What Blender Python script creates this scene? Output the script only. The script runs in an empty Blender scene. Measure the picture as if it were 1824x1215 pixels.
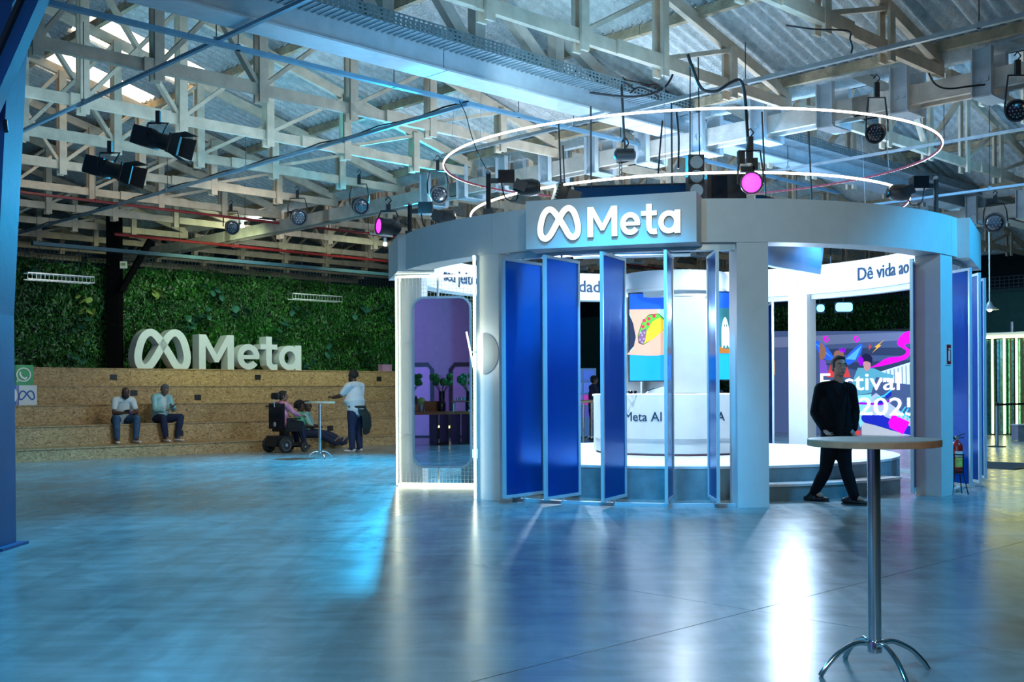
import bpy, math, random
import numpy as np
from mathutils import Vector, Matrix, Euler
R = math.radians
S = bpy.context.scene
COL = S.collection
random.seed(7); np.random.seed(7)

# ------------------------------------------------------------------ camera
FPX, CAMH, HORIZ, ROLL = 1950.0, 1.32, 697.0, R(0.3)
cam_d = bpy.data.cameras.new('camera'); cam = bpy.data.objects.new('camera', cam_d); COL.objects.link(cam)
cam_d.sensor_width = 36; cam_d.lens = 36 * FPX / 1824; cam_d.shift_y = (HORIZ - 607.5) / 1824
cam_d.clip_end = 200
cam.matrix_world = Matrix.Translation((0, 0, CAMH)) @ Matrix.Rotation(R(90), 4, 'X') @ Matrix.Rotation(-ROLL, 4, 'Z')
S.camera = cam
S.view_settings.view_transform = 'Standard'; S.view_settings.look = 'None'
S.view_settings.exposure = -0.12; S.view_settings.gamma = 1.0
S.view_settings.use_curve_mapping = False
S.cycles.use_denoising = True
S.cycles.sample_clamp_indirect = 4.0
S.cycles.max_bounces = 8; S.cycles.diffuse_bounces = 3; S.cycles.glossy_bounces = 4
S.cycles.transparent_max_bounces = 16
S.cycles.caustics_reflective = False; S.cycles.caustics_refractive = False

# ------------------------------------------------------------------ world
wd = bpy.data.worlds.new('world'); S.world = wd; wd.use_nodes = True
wd.node_tree.nodes['Background'].inputs[0].default_value = (0.05, 0.32, 0.52, 1)
wd.node_tree.nodes['Background'].inputs[1].default_value = 0.22

# hall axes: u runs to the right and away, v to the left and away
HU = Vector((0.717, 0.697, 0)); HV = Vector((-0.697, 0.717, 0))
def W(u, v, z): return HU * u + HV * v + Vector((0, 0, z))
UROT = math.atan2(0.697, 0.717)
def ray(px, py):
    dx, dy = px - 912.0, HORIZ - py
    c, s = math.cos(ROLL), math.sin(ROLL)
    return (dx * c + dy * s) / FPX, (-dx * s + dy * c) / FPX
def P(px, py, Y):
    a, b = ray(px, py); return Vector((a * Y, Y, CAMH + b * Y))
def G(px, py, z=0.0):
    a, b = ray(px, py); return P(px, py, (z - CAMH) / b)
def PV(px, py, v):       # point where the sight line meets the plane v = const
    a, b = ray(px, py); return P(px, py, v / (-0.697 * a + 0.717))
def PU(px, py, u):
    a, b = ray(px, py); return P(px, py, u / (0.717 * a + 0.697))
def uv(p): return p.x * 0.717 + p.y * 0.697, -p.x * 0.697 + p.y * 0.717

# ------------------------------------------------------------------ lights
def light(kind, loc, power, col, size=0.1, aim=None, spot=None, blend=0.3, name='light', size_y=None, spec=1.0):
    d = bpy.data.lights.new(name, kind); d.energy = power; d.color = col
    if kind == 'AREA':
        d.size = size
        if size_y: d.shape = 'RECTANGLE'; d.size_y = size_y
    else: d.shadow_soft_size = size
    if kind == 'SPOT': d.spot_size = R(spot or 60); d.spot_blend = blend
    d.specular_factor = spec
    o = bpy.data.objects.new(name, d); o.location = loc; COL.objects.link(o)
    if aim is not None: o.rotation_euler = (Vector(aim) - Vector(loc)).to_track_quat('-Z', 'Y').to_euler()
    return o
PC = Vector((2.42, 16.4, 0))          # centre of the round pavilion
COOL = (0.80, 0.90, 1.0); CYAN = (0.04, 0.50, 1.0); BLUE = (0.03, 0.16, 1.0); WARM = (1.0, 0.72, 0.40)
# spots hung inside the pavilion over the platform
for k in range(6):
    a = R(25 + 60 * k)
    light('SPOT', PC + Vector((2.5 * math.sin(a), -2.5 * math.cos(a), 3.75)), 400, (0.62, 0.84, 1.0), 0.06, aim=PC + Vector((0.9*math.sin(a), -0.9*math.cos(a), 0.9)), spot=95, blend=0.5, name='pavilion_spot')
light('POINT', PC + Vector((0, 0, 3.6)), 260, (0.75, 0.86, 1.0), 0.15, name='pavilion_centre_lamp')
# strong wash that leaves through the front openings and rakes the floor
light('POINT', PC + Vector((-1.6, 1.2, 2.5)), 330, (0.62, 0.80, 1.0), 0.05, name='pavilion_rear_lamp')
light('POINT', PC + Vector((1.9, 0.6, 2.6)), 330, (0.55, 0.74, 1.0), 0.05, name='pavilion_side_lamp')
# blue and cyan stage washes from the roof, plus added unseen fills as marked
light('SPOT', (-2.15, 22.0, 4.9), 4600, (0.02, 0.52, 1.0), 0.10, aim=(-3.2, 15.5, 0), spot=150, blend=0.7, name='cyan_wash')
light('SPOT', W(6.0, 12.0, 5.2), 1500, (0.06, 0.50, 1.0), 0.25, aim=(-2.0, 8.5, 0), spot=85, blend=0.8, name='floor_wash')
light('SPOT', W(14.0, 2.5, 5.2), 1350, (0.02, 0.46, 1.0), 0.25, aim=(6.4, 13.2, 2.6), spot=65, blend=0.6, name='right_cyan_wash')
light('SPOT', W(7.0, 6.0, 5.2), 2300, (0.01, 0.42, 0.95), 0.25, aim=(1.0, 12.4, 1.2), spot=42, blend=0.6, name='front_blue_wash')
light('SPOT', (1.4, 5.5, 5.0), 330, (0.80, 0.92, 0.86), 0.3, aim=(2.4, 12.2, 3.2), spot=50, blend=0.8, name='sign_wash')
light('SPOT', W(7.0, 1.0, 4.0), 1000, (0.20, 0.58, 1.0), 0.5, aim=W(10.0, 9.5, 7.1), spot=38, blend=0.8, name='roof_rake_fill_near')  # added unseen spot, grazes the roof to bring out the corrugation
light('AREA', W(9.0, 9.0, 4.6), 130, (0.25, 0.62, 1.0), 5.0, aim=W(9.4, 10.0, 9), name='roof_wash_near')
light('SPOT', W(16.5, 0.0, 4.0), 2000, (0.12, 0.52, 1.0), 0.5, aim=W(19.5, 9.5, 7.3), spot=38, blend=0.8, name='roof_rake_fill_far')  # second added unseen rake, for the farther roof
light('AREA', W(16.0, 9.0, 4.4), 200, (0.15, 0.52, 1.0), 5.0, aim=W(17, 9.5, 9), name='roof_wash_far')
light('AREA', W(8.0, 16.0, 4.4), 110, (0.34, 0.66, 0.92), 5.0, aim=W(8.5, 19.2, 9), name='roof_wash_left')
light('SPOT', W(11.5, 17.5, 4.9), 400, (0.95, 0.86, 0.66), 0.4, aim=W(12.0, 22.8, 0.9), spot=125, blend=0.8, name='seating_wash')
light('SPOT', W(17.5, 17.5, 4.9), 220, (0.65, 0.88, 0.95), 0.4, aim=W(18.0, 22.8, 0.9), spot=110, blend=0.8, name='seating_wash')
light('SPOT', W(13.0, 22.0, 4.9), 420, (0.75, 1.0, 0.55), 0.5, aim=W(14.0, 26.5, 3.0), spot=100, blend=0.8, name='plant_light')
light('SPOT', W(17.5, 22.0, 4.9), 300, (0.75, 1.0, 0.65), 0.5, aim=W(18.0, 26.5, 3.0), spot=90, blend=0.8, name='plant_light')
light('AREA', W(24.0, 13.0, 4.6), 520, (0.25, 0.60, 1.0), 4.0, aim=W(26.0, 12, 0.0), name='far_floor_wash')
light('SPOT', W(-0.5, 3.5, 5.0), 1150, (0.08, 0.55, 1.0), 0.4, aim=W(4.0, 5.0, 0.0), spot=130, blend=0.9, name='near_floor_fill')
light('AREA', (0.5, -4.0, 4.6), 200, (1.0, 0.84, 0.66), 0.7, aim=(1.8, 8, 1.0), name='viewer_side_fill')  # added unseen warm fill behind the camera
light('SPOT', W(-2.0, 8.0, 4.6), 950, (0.34, 0.12, 1.0), 0.3, aim=W(-7.5, 8.0, 2.0), spot=120, blend=0.7, name='purple_wall_wash')

light('SPOT', W(9.2, 9.0, 4.9), 150, (0.55, 0.85, 1.0), 0.1, aim=W(11.0, 10.25, 5.62), spot=75, blend=0.8, name='tray_spot')

# ------------------------------------------------------------------ materials
MATS = {}
def pm(name, col, rough=0.5, metal=0.0, var=0.12, scale=6.0, bump=0.0, bscale=30.0, emit=0.0, ecol=None, coat=0.0, spec=0.5, alpha=None):
    if name in MATS: return MATS[name]
    m = bpy.data.materials.new(name); m.use_nodes = True; nt = m.node_tree; N = nt.nodes; L = nt.links
    b = N['Principled BSDF']; b.inputs['Roughness'].default_value = rough; b.inputs['Metallic'].default_value = metal
    b.inputs['Specular IOR Level'].default_value = spec
    if coat: b.inputs['Coat Weight'].default_value = coat; b.inputs['Coat Roughness'].default_value = 0.15
    g = N.new('ShaderNodeNewGeometry'); nz = N.new('ShaderNodeTexNoise'); nz.inputs['Scale'].default_value = scale; nz.inputs['Detail'].default_value = 4
    L.new(g.outputs['Position'], nz.inputs['Vector'])
    r = N.new('ShaderNodeValToRGB'); c = Vector(col[:3])
    r.color_ramp.elements[0].position = 0.3; r.color_ramp.elements[1].position = 0.7
    r.color_ramp.elements[0].color = tuple(x * (1 - var) for x in c) + (1,)
    r.color_ramp.elements[1].color = tuple(min(1, x * (1 + var)) for x in c) + (1,)
    L.new(nz.outputs['Fac'], r.inputs[0]); L.new(r.outputs[0], b.inputs['Base Color'])
    if bump:
        n2 = N.new('ShaderNodeTexNoise'); n2.inputs['Scale'].default_value = bscale; n2.inputs['Detail'].default_value = 5
        L.new(g.outputs['Position'], n2.inputs['Vector'])
        bp = N.new('ShaderNodeBump'); bp.inputs['Strength'].default_value = bump; bp.inputs['Distance'].default_value = 0.02
        L.new(n2.outputs['Fac'], bp.inputs['Height']); L.new(bp.outputs[0], b.inputs['Normal'])
    if emit:
        b.inputs['Emission Strength'].default_value = emit
        b.inputs['Emission Color'].default_value = tuple((ecol or col)[:3]) + (1,)
    MATS[name] = m; return m

M_white = pm('pavilion_paint', (0.72, 0.72, 0.70), 0.55, var=0.03, bump=0.05, bscale=60)
M_drum = pm('kiosk_white', (0.86, 0.87, 0.88), 0.35, var=0.02)
M_wood = pm('truss_timber', (0.60, 0.47, 0.34), 0.7, var=0.16, scale=5, bump=0.25, bscale=25)
M_girder = pm('girder_timber', (0.56, 0.50, 0.43), 0.7, var=0.18, scale=4, bump=0.2, bscale=20)
M_steelw = pm('painted_steel', (0.50, 0.56, 0.60), 0.45, var=0.08, metal=0.1)
M_galv = pm('galvanised', (0.42, 0.47, 0.50), 0.35, metal=0.7, var=0.15)
M_conduit = pm('conduit_steel', (0.20, 0.36, 0.48), 0.4, metal=0.5, var=0.1)
M_spray = pm('sprayed_insulation', (0.60, 0.60, 0.57), 0.9, var=0.18, scale=9, bump=1.0, bscale=40)
M_purlin = pm('sprayed_purlin', (0.42, 0.32, 0.20), 0.9, var=0.3, scale=5, bump=0.9, bscale=45)
M_black = pm('black_metal', (0.012, 0.013, 0.016), 0.45, var=0.1)
M_matte = pm('matte_black', (0.004, 0.004, 0.005), 1.0, spec=0.02)
M_blackg = pm('black_gloss', (0.01, 0.012, 0.02), 0.15, var=0.1)
M_chrome = pm('chrome', (0.72, 0.75, 0.78), 0.12, metal=1.0, var=0.02)
M_alu = pm('aluminium_frame', (0.55, 0.68, 0.74), 0.35, metal=0.3, var=0.04)
M_red = pm('red_pipe', (0.20, 0.012, 0.012), 0.45, var=0.1)
M_bluecol = pm('blue_lit_column_paint', (0.003, 0.065, 0.22), 0.5, var=0.10, scale=3, bump=0.08, bscale=18)  # blue spot light on the column is put into this base colour
M_dark = pm('dark_wall', (0.015, 0.02, 0.022), 0.8, var=0.2)
M_greenwall = pm('green_wall_paint', (0.010, 0.065, 0.055), 0.8, var=0.15)
M_stone = pm('platform_side', (0.16, 0.24, 0.27), 0.6, var=0.2, scale=5, bump=0.15, bscale=30)
M_plat = pm('platform_top', (0.62, 0.62, 0.64), 0.6, var=0.06, scale=10)
M_tape = pm('dark_cable', (0.01, 0.01, 0.012), 0.5)
M_neon = pm('neon_white', (0.95, 1.0, 0.8), 0.4, var=0.0, emit=8.0, ecol=(0.93, 1.0, 0.72))
M_ring = pm('ring_led', (1.0, 1.0, 0.86), 0.4, var=0.0, emit=9.0, ecol=(1.0, 0.97, 0.74))
M_disc = pm('disc_glow', (1, 1, 0.9), 0.4, var=0.0, emit=3.0, ecol=(0.95, 1.0, 0.85))
M_sign = pm('sign_letter_glow', (1, 1, 0.9), 0.4, var=0.0, emit=1.35, ecol=(1.0, 1.0, 0.86))
M_bulb = pm('bulb_glow', (1, 1, 1), 0.4, var=0.0, emit=30.0, ecol=(0.9, 0.97, 1.0))
M_magenta = pm('magenta_lens', (1, 0.2, 1), 0.4, var=0.0, emit=3.2, ecol=(1.0, 0.03, 0.95))
M_cyanlamp = pm('cyan_lamp', (0.2, 0.6, 1), 0.4, var=0.0, emit=6.0, ecol=(0.10, 0.55, 1.0))
M_yneon = pm('yellow_tube', (1, 1, 0.4), 0.4, var=0.0, emit=7.0, ecol=(1.0, 0.95, 0.35))
M_darkred = pm('ring_backing', (0.16, 0.02, 0.04), 0.5)
M_letter3d = pm('letter_foam', (0.62, 0.70, 0.74), 0.6, var=0.04)
M_ink = pm('lettering_ink', (0.006, 0.035, 0.09), 0.5, var=0.05)
M_whitep = pm('white_print', (0.8, 0.8, 0.8), 0.5, var=0.02)

def nodemat(name):
    m = bpy.data.materials.new(name); m.use_nodes = True; m.node_tree.nodes.clear(); MATS[name] = m
    return m, m.node_tree.nodes, m.node_tree.links
def mk_acrylic():
    m, N, L = nodemat('blue_acrylic')
    out = N.new('ShaderNodeOutputMaterial'); tr = N.new('ShaderNodeBsdfTransparent'); tl = N.new('ShaderNodeBsdfTranslucent')
    df = N.new('ShaderNodeBsdfDiffuse'); gl = N.new('ShaderNodeBsdfGlossy')
    tr.inputs[0].default_value = (0.10, 0.48, 1.0, 1); tl.inputs[0].default_value = (0.0, 0.25, 1.0, 1)
    df.inputs[0].default_value = (0.0, 0.13, 0.85, 1); gl.inputs[0].default_value = (0.5, 0.75, 1, 1); gl.inputs['Roughness'].default_value = 0.16
    g = N.new('ShaderNodeNewGeometry'); nz = N.new('ShaderNodeTexNoise'); nz.inputs['Scale'].default_value = 2.5; nz.inputs['Detail'].default_value = 6; nz.inputs['Distortion'].default_value = 3
    L.new(g.outputs['Position'], nz.inputs['Vector'])
    mr = N.new('ShaderNodeMapRange'); mr.inputs[3].default_value = 0.10; mr.inputs[4].default_value = 0.24
    L.new(nz.outputs['Fac'], mr.inputs[0]); L.new(mr.outputs[0], gl.inputs['Roughness'])
    rf = N.new('ShaderNodeBsdfRefraction'); rf.inputs[0].default_value = (0.08, 0.50, 1.0, 1); rf.inputs['Roughness'].default_value = 0.30; rf.inputs['IOR'].default_value = 1.4
    m0 = N.new('ShaderNodeMixShader'); m0.inputs[0].default_value = 0.62; L.new(tr.outputs[0], m0.inputs[1]); L.new(rf.outputs[0], m0.inputs[2])
    m1 = N.new('ShaderNodeMixShader'); m1.inputs[0].default_value = 0.18; tr = m0; L.new(tr.outputs[0], m1.inputs[1]); L.new(tl.outputs[0], m1.inputs[2])
    m2 = N.new('ShaderNodeMixShader'); m2.inputs[0].default_value = 0.15; L.new(m1.outputs[0], m2.inputs[1]); L.new(df.outputs[0], m2.inputs[2])
    fr = N.new('ShaderNodeFresnel'); fr.inputs[0].default_value = 1.5
    m3 = N.new('ShaderNodeMixShader'); L.new(fr.outputs[0], m3.inputs[0]); L.new(m2.outputs[0], m3.inputs[1]); L.new(gl.outputs[0], m3.inputs[2])
    L.new(m3.outputs[0], out.inputs[0]); return m
M_acr = mk_acrylic()
def mk_floor():
    m, N, L = nodemat('polished_concrete')
    out = N.new('ShaderNodeOutputMaterial'); b = N.new('ShaderNodeBsdfPrincipled'); g = N.new('ShaderNodeNewGeometry')
    def noise(s, d, dist=0.0, stretch=None, rot=0.0):
        n = N.new('ShaderNodeTexNoise'); n.noise_dimensions = '2D'; n.inputs['Scale'].default_value = s; n.inputs['Detail'].default_value = d; n.inputs['Distortion'].default_value = dist
        mp = N.new('ShaderNodeMapping'); mp.inputs['Rotation'].default_value = (0, 0, rot); mp.inputs['Scale'].default_value = stretch or (1, 1, 1); mp.inputs['Location'].default_value = (37.3, 21.7, 0)
        L.new(g.outputs['Position'], mp.inputs[0]); L.new(mp.outputs[0], n.inputs['Vector']); return n.outputs['Fac']
    def ramp(src, lo, hi, a, c):
        r = N.new('ShaderNodeMapRange'); r.interpolation_type = 'SMOOTHSTEP'; r.inputs[1].default_value = lo; r.inputs[2].default_value = hi; r.inputs[3].default_value = a; r.inputs[4].default_value = c; L.new(src, r.inputs[0]); return r.outputs[0]
    def mul(a, c):
        x = N.new('ShaderNodeMath'); x.operation = 'MULTIPLY'; L.new(a, x.inputs[0]); L.new(c, x.inputs[1]); return x.outputs[0]
    n1 = noise(0.45, 4); n2 = noise(2.4, 6, 0.8); st1 = noise(5, 5, 0.3, (1, 0.12, 1), 0.5); st2 = noise(7, 5, 0.3, (0.10, 1, 1), -0.7); fine = noise(60, 3)
    v = mul(mul(ramp(n1, .3, .7, .80, 1.12), ramp(n2, .3, .7, .86, 1.08)), mul(ramp(st1, .35, .65, .93, 1.05), ramp(st2, .35, .6, .93, 1.04)))
    cm = N.new('ShaderNodeVectorMath'); cm.operation = 'SCALE'; cm.inputs[0].default_value = (0.27, 0.32, 0.32); L.new(v, cm.inputs['Scale']); L.new(cm.outputs[0], b.inputs['Base Color'])
    L.new(mul(ramp(n2, .3, .7, .225, .252), ramp(st1, .3, .7, .95, 1.06)), b.inputs['Roughness'])
    b.inputs['Specular IOR Level'].default_value = 0.6
    bp = N.new('ShaderNodeBump'); bp.inputs['Strength'].default_value = 0.20; bp.inputs['Distance'].default_value = 0.0035
    ad = N.new('ShaderNodeMath'); ad.operation = 'ADD'; L.new(n2, ad.inputs[0]); L.new(mul(ramp(fine, 0, 1, 0, .12), ramp(n1, 0, 1, 1, 1)), ad.inputs[1])
    a2 = N.new('ShaderNodeMath'); a2.operation = 'ADD'; L.new(ad.outputs[0], a2.inputs[0]); L.new(ramp(st1, 0, 1, 0, .5), a2.inputs[1])
    L.new(a2.outputs[0], bp.inputs['Height']); L.new(bp.outputs[0], b.inputs['Normal'])
    L.new(b.outputs[0], out.inputs[0]); return m
M_floor = mk_floor()
def mk_osb():
    m, N, L = nodemat('strand_board')
    out = N.new('ShaderNodeOutputMaterial'); b = N.new('ShaderNodeBsdfPrincipled'); g = N.new('ShaderNodeNewGeometry')
    mp = N.new('ShaderNodeMapping'); mp.inputs['Rotation'].default_value = (0, 0, -UROT); L.new(g.outputs['Position'], mp.inputs[0])
    nd = N.new('ShaderNodeTexNoise'); nd.inputs['Scale'].default_value = 7; nd.inputs['Detail'].default_value = 2; L.new(mp.outputs[0], nd.inputs['Vector'])
    vm = N.new('ShaderNodeVectorMath'); vm.operation = 'MULTIPLY_ADD'; vm.inputs[1].default_value = (0.22, 0.22, 0.22)
    L.new(nd.outputs['Color'], vm.inputs[0]); L.new(mp.outputs[0], vm.inputs[2])
    m2 = N.new('ShaderNodeMapping'); m2.inputs['Scale'].default_value = (12, 12, 60); L.new(vm.outputs[0], m2.inputs[0])
    v = N.new('ShaderNodeTexVoronoi'); v.inputs['Scale'].default_value = 1.6; L.new(m2.outputs[0], v.inputs['Vector'])
    r = N.new('ShaderNodeValToRGB'); e = r.color_ramp.elements
    e[0].position = 0.0; e[0].color = (0.16, 0.09, 0.035, 1); e[1].position = 1.0; e[1].color = (0.56, 0.40, 0.20, 1)
    x = r.color_ramp.elements.new(0.25); x.color = (0.33, 0.21, 0.09, 1); x = r.color_ramp.elements.new(0.6); x.color = (0.44, 0.30, 0.14, 1)
    sx = N.new('ShaderNodeSeparateColor'); L.new(v.outputs['Color'], sx.inputs[0]); L.new(sx.outputs[0], r.inputs[0])
    L.new(r.outputs[0], b.inputs['Base Color']); b.inputs['Roughness'].default_value = 0.6
    L.new(b.outputs[0], out.inputs[0]); return m
M_osb = mk_osb()
def mk_leaf(name, dark, light_, extra):
    m, N, L = nodemat(name)
    out = N.new('ShaderNodeOutputMaterial'); b = N.new('ShaderNodeBsdfPrincipled'); g = N.new('ShaderNodeNewGeometry')
    r = N.new('ShaderNodeValToRGB'); e = r.color_ramp.elements
    e[0].color = dark + (1,); e[1].color = extra + (1,); e[1].position = 1.0; x = e.new(0.75); x.color = light_ + (1,)
    nz = N.new('ShaderNodeTexNoise'); nz.inputs['Scale'].default_value = 0.9; L.new(g.outputs['Position'], nz.inputs['Vector'])
    ml = N.new('ShaderNodeMath'); ml.operation = 'MULTIPLY'; L.new(g.outputs['Random Per Island'], ml.inputs[0]); L.new(nz.outputs['Fac'], ml.inputs[1])
    m2 = N.new('ShaderNodeMath'); m2.operation = 'MULTIPLY'; m2.inputs[1].default_value = 1.6; L.new(ml.outputs[0], m2.inputs[0])
    L.new(m2.outputs[0], r.inputs[0]); L.new(r.outputs[0], b.inputs['Base Color']); b.inputs['Roughness'].default_value = 0.45
    L.new(b.outputs[0], out.inputs[0]); return m
M_leaf = mk_leaf('foliage', (0.004, 0.03, 0.006), (0.025, 0.17, 0.02), (0.10, 0.32, 0.05))
M_leafbig = pm('broad_leaf_green', (0.03, 0.13, 0.09), 0.35, var=0.5, scale=3)
M_leafpale = pm('pale_leaf', (0.32, 0.45, 0.12), 0.4, var=0.4, scale=6)
M_fern = pm('fern_green', (0.02, 0.15, 0.02), 0.5, var=0.5, scale=2)
M_soil = pm('plant_backing', (0.004, 0.012, 0.005), 0.95)
def mk_mirror():
    m, N, L = nodemat('mirror_glass'); out = N.new('ShaderNodeOutputMaterial'); gl = N.new('ShaderNodeBsdfGlossy')
    gl.inputs[0].default_value = (0.88, 0.88, 0.92, 1); gl.inputs['Roughness'].default_value = 0.012; L.new(gl.outputs[0], out.inputs[0]); return m
M_mirror = mk_mirror()

# ------------------------------------------------------------------ mesh helpers
class MB:
    def __init__(s): s.v = []; s.f = []
    def add(s, vs, fs):
        n = len(s.v); s.v += [tuple(x) for x in vs]; s.f += [tuple(i + n for i in f) for f in fs]; return s
    def box(s, c, size, rot=None):
        c = Vector(c); hx, hy, hz = [x / 2 for x in size]
        vs = [Vector((x, y, z)) for x in (-hx, hx) for y in (-hy, hy) for z in (-hz, hz)]
        if rot is not None:
            m = rot if isinstance(rot, Matrix) else Matrix.Rotation(rot, 3, 'Z'); vs = [m @ v for v in vs]
        return s.add([c + v for v in vs], [(0, 1, 3, 2), (4, 6, 7, 5), (0, 4, 5, 1), (2, 3, 7, 6), (0, 2, 6, 4), (1, 5, 7, 3)])
    def bar(s, p, q, w, h, up=(0, 0, 1)):
        p, q = Vector(p), Vector(q); t = (q - p).normalized(); up = Vector(up)
        if abs(t.dot(up)) > 0.98: up = Vector((0, 1, 0)) if abs(t.y) < .9 else Vector((1, 0, 0))
        a = t.cross(up).normalized(); b = a.cross(t)
        vs = [e + a * (x * w / 2) + b * (y * h / 2) for e in (p, q) for x, y in ((-1, -1), (1, -1), (1, 1), (-1, 1))]
        return s.add(vs, [(0, 3, 2, 1), (4, 5, 6, 7), (0, 1, 5, 4), (1, 2, 6, 5), (2, 3, 7, 6), (3, 0, 4, 7)])
    def tube(s, pts, r, n=8, closed=False):
        pts = [Vector(p) for p in pts]; m = len(pts); rs = r if isinstance(r, (list, tuple)) else [r] * m
        rings = []; prev = None
        for i in range(m):
            if closed: t = pts[(i + 1) % m] - pts[i - 1]
            else: t = pts[min(i + 1, m - 1)] - pts[max(i - 1, 0)]
            t.normalize()
            if prev is None:
                a = t.cross(Vector((0, 0, 1)))
                if a.length < 0.05: a = t.cross(Vector((0, 1, 0)))
            else: a = prev - t * prev.dot(t)
            a.normalize(); prev = a; b = t.cross(a)
            rings.append([pts[i] + (a * math.cos(2 * math.pi * k / n) + b * math.sin(2 * math.pi * k / n)) * rs[i] for k in range(n)])
        vs = [v for rg in rings for v in rg]; fs = []
        for i in range(m if closed else m - 1):
            j = (i + 1) % m
            for k in range(n):
                l = (k + 1) % n; fs.append((i * n + k, i * n + l, j * n + l, j * n + k))
        if not closed: fs += [tuple(range(n - 1, -1, -1)), tuple((m - 1) * n + k for k in range(n))]
        return s.add(vs, fs)
    def lathe(s, prof, c=(0, 0, 0), n=24, axis='z'):
        vs = []; fs = []; c = Vector(c)
        for r, z in prof:
            for k in range(n):
                a = 2 * math.pi * k / n; p = Vector((r * math.cos(a), r * math.sin(a), z))
                if axis == 'x': p = Vector((p.z, p.x, p.y))
                if axis == 'y': p = Vector((p.y, p.z, p.x))
                vs.append(c + p)
        for i in range(len(prof) - 1):
            for k in range(n):
                l = (k + 1) % n; fs.append((i * n + k, i * n + l, (i + 1) * n + l, (i + 1) * n + k))
        fs += [tuple(range(n - 1, -1, -1)), tuple((len(prof) - 1) * n + k for k in range(n))]
        return s.add(vs, fs)
    def ell(s, c, r, n=12, m=8, rot=None):
        c = Vector(c); r = (r, r, r) if not isinstance(r, (tuple, list)) else r; vs = []; fs = []
        for i in range(1, m):
            t = math.pi * i / m
            for k in range(n):
                a = 2 * math.pi * k / n
                vs.append(Vector((r[0] * math.sin(t) * math.cos(a), r[1] * math.sin(t) * math.sin(a), r[2] * math.cos(t))))
        vs += [Vector((0, 0, r[2])), Vector((0, 0, -r[2]))]; T = len(vs) - 2; Bt = T + 1
        for i in range(m - 2):
            for k in range(n):
                l = (k + 1) % n; fs.append((i * n + k, (i + 1) * n + k, (i + 1) * n + l, i * n + l))
        for k in range(n):
            l = (k + 1) % n; fs.append((T, k, l)); fs.append((Bt, (m - 2) * n + l, (m - 2) * n + k))
        if rot is not None: vs = [rot @ v for v in vs]
        return s.add([c + v for v in vs], fs)
    def loft(s, pts, rads, side=None, n=14):
        pts = [Vector(p) for p in pts]; rads = [(r, r) if not isinstance(r, (tuple, list)) else r for r in rads]
        t0 = (pts[0] - pts[1]).normalized(); t1 = (pts[-1] - pts[-2]).normalized(); r0, r1 = rads[0], rads[-1]
        q = lambda r, k: (r[0] * k, r[1] * k)
        P_ = [pts[0] + t0 * min(r0) * .96, pts[0] + t0 * min(r0) * .65] + pts + [pts[-1] + t1 * min(r1) * .65, pts[-1] + t1 * min(r1) * .96]
        R_ = [q(r0, .25), q(r0, .75)] + rads + [q(r1, .75), q(r1, .25)]
        vs = []; fs = []; m = len(P_); prev = None
        for i in range(m):
            t = (P_[min(i + 1, m - 1)] - P_[max(i - 1, 0)]).normalized()
            if side is not None: a = Vector(side)
            elif prev is not None: a = prev
            else: a = Vector((0, 0, 1)) if abs(t.z) < .8 else Vector((0, 1, 0))
            a = (a - t * a.dot(t)).normalized(); prev = a; b = t.cross(a)
            for k in range(n):
                g = 2 * math.pi * k / n; vs.append(P_[i] + a * (R_[i][0] * math.cos(g)) + b * (R_[i][1] * math.sin(g)))
        for i in range(m - 1):
            for k in range(n):
                l = (k + 1) % n; fs.append((i * n + k, i * n + l, (i + 1) * n + l, (i + 1) * n + k))
        fs += [tuple(range(n - 1, -1, -1)), tuple((m - 1) * n + k for k in range(n))]
        return s.add(vs, fs)
    def prism(s, poly, d, M=None, y0=0.0):     # polygon in x,z extruded along y (front at y0, back at y0+d)
        n = len(poly); M = M or Matrix.Identity(4)
        vs = [M @ Vector((x, y0, z)) for x, z in poly] + [M @ Vector((x, y0 + d, z)) for x, z in poly]
        fs = [tuple(range(n)), tuple(range(2 * n - 1, n - 1, -1))] + [((i + 1) % n, i, i + n, (i + 1) % n + n) for i in range(n)]
        return s.add(vs, fs)
    def ribbon(s, pts, w, d, closed=False, M=None, y0=0.0):   # stroke in the x,z plane
        M = M or Matrix.Identity(4); pts = [Vector((p[0], p[1])) for p in pts]; m = len(pts); Lp = []; Rp = []
        for i in range(m):
            t = (pts[(i + 1) % m] - pts[i - 1]) if closed else (pts[min(i + 1, m - 1)] - pts[max(i - 1, 0)])
            t.normalize(); nn = Vector((-t.y, t.x)) * w / 2; Lp.append(pts[i] + nn); Rp.append(pts[i] - nn)
        vs = []
        for i in range(m):
            for p, y in ((Lp[i], y0), (Rp[i], y0), (Rp[i], y0 + d), (Lp[i], y0 + d)): vs.append(M @ Vector((p.x, y, p.y)))
        fs = []
        for i in range(m if closed else m - 1):
            j = (i + 1) % m
            for k in range(4):
                l = (k + 1) % 4; fs.append((i * 4 + k, i * 4 + l, j * 4 + l, j * 4 + k))
        if not closed: fs += [(3, 2, 1, 0), tuple((m - 1) * 4 + k for k in range(4))]
        return s.add(vs, fs)
    def arc(s, r0, r1, z0, z1, a0, a1, n=48):   # ring segment about the origin, angle 0 towards the camera
        vs = []; fs = []
        for i in range(n + 1):
            a = R(a0 + (a1 - a0) * i / n); sx, cy = math.sin(a), -math.cos(a)
            for r, z in ((r0, z0), (r1, z0), (r1, z1), (r0, z1)): vs.append((r * sx, r * cy, z))
        for i in range(n):
            for k in range(4):
                l = (k + 1) % 4; fs.append((i * 4 + k, i * 4 + l, (i + 1) * 4 + l, (i + 1) * 4 + k))
        fs += [(3, 2, 1, 0), tuple(n * 4 + k for k in range(4))]
        return s.add(vs, fs)
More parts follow.
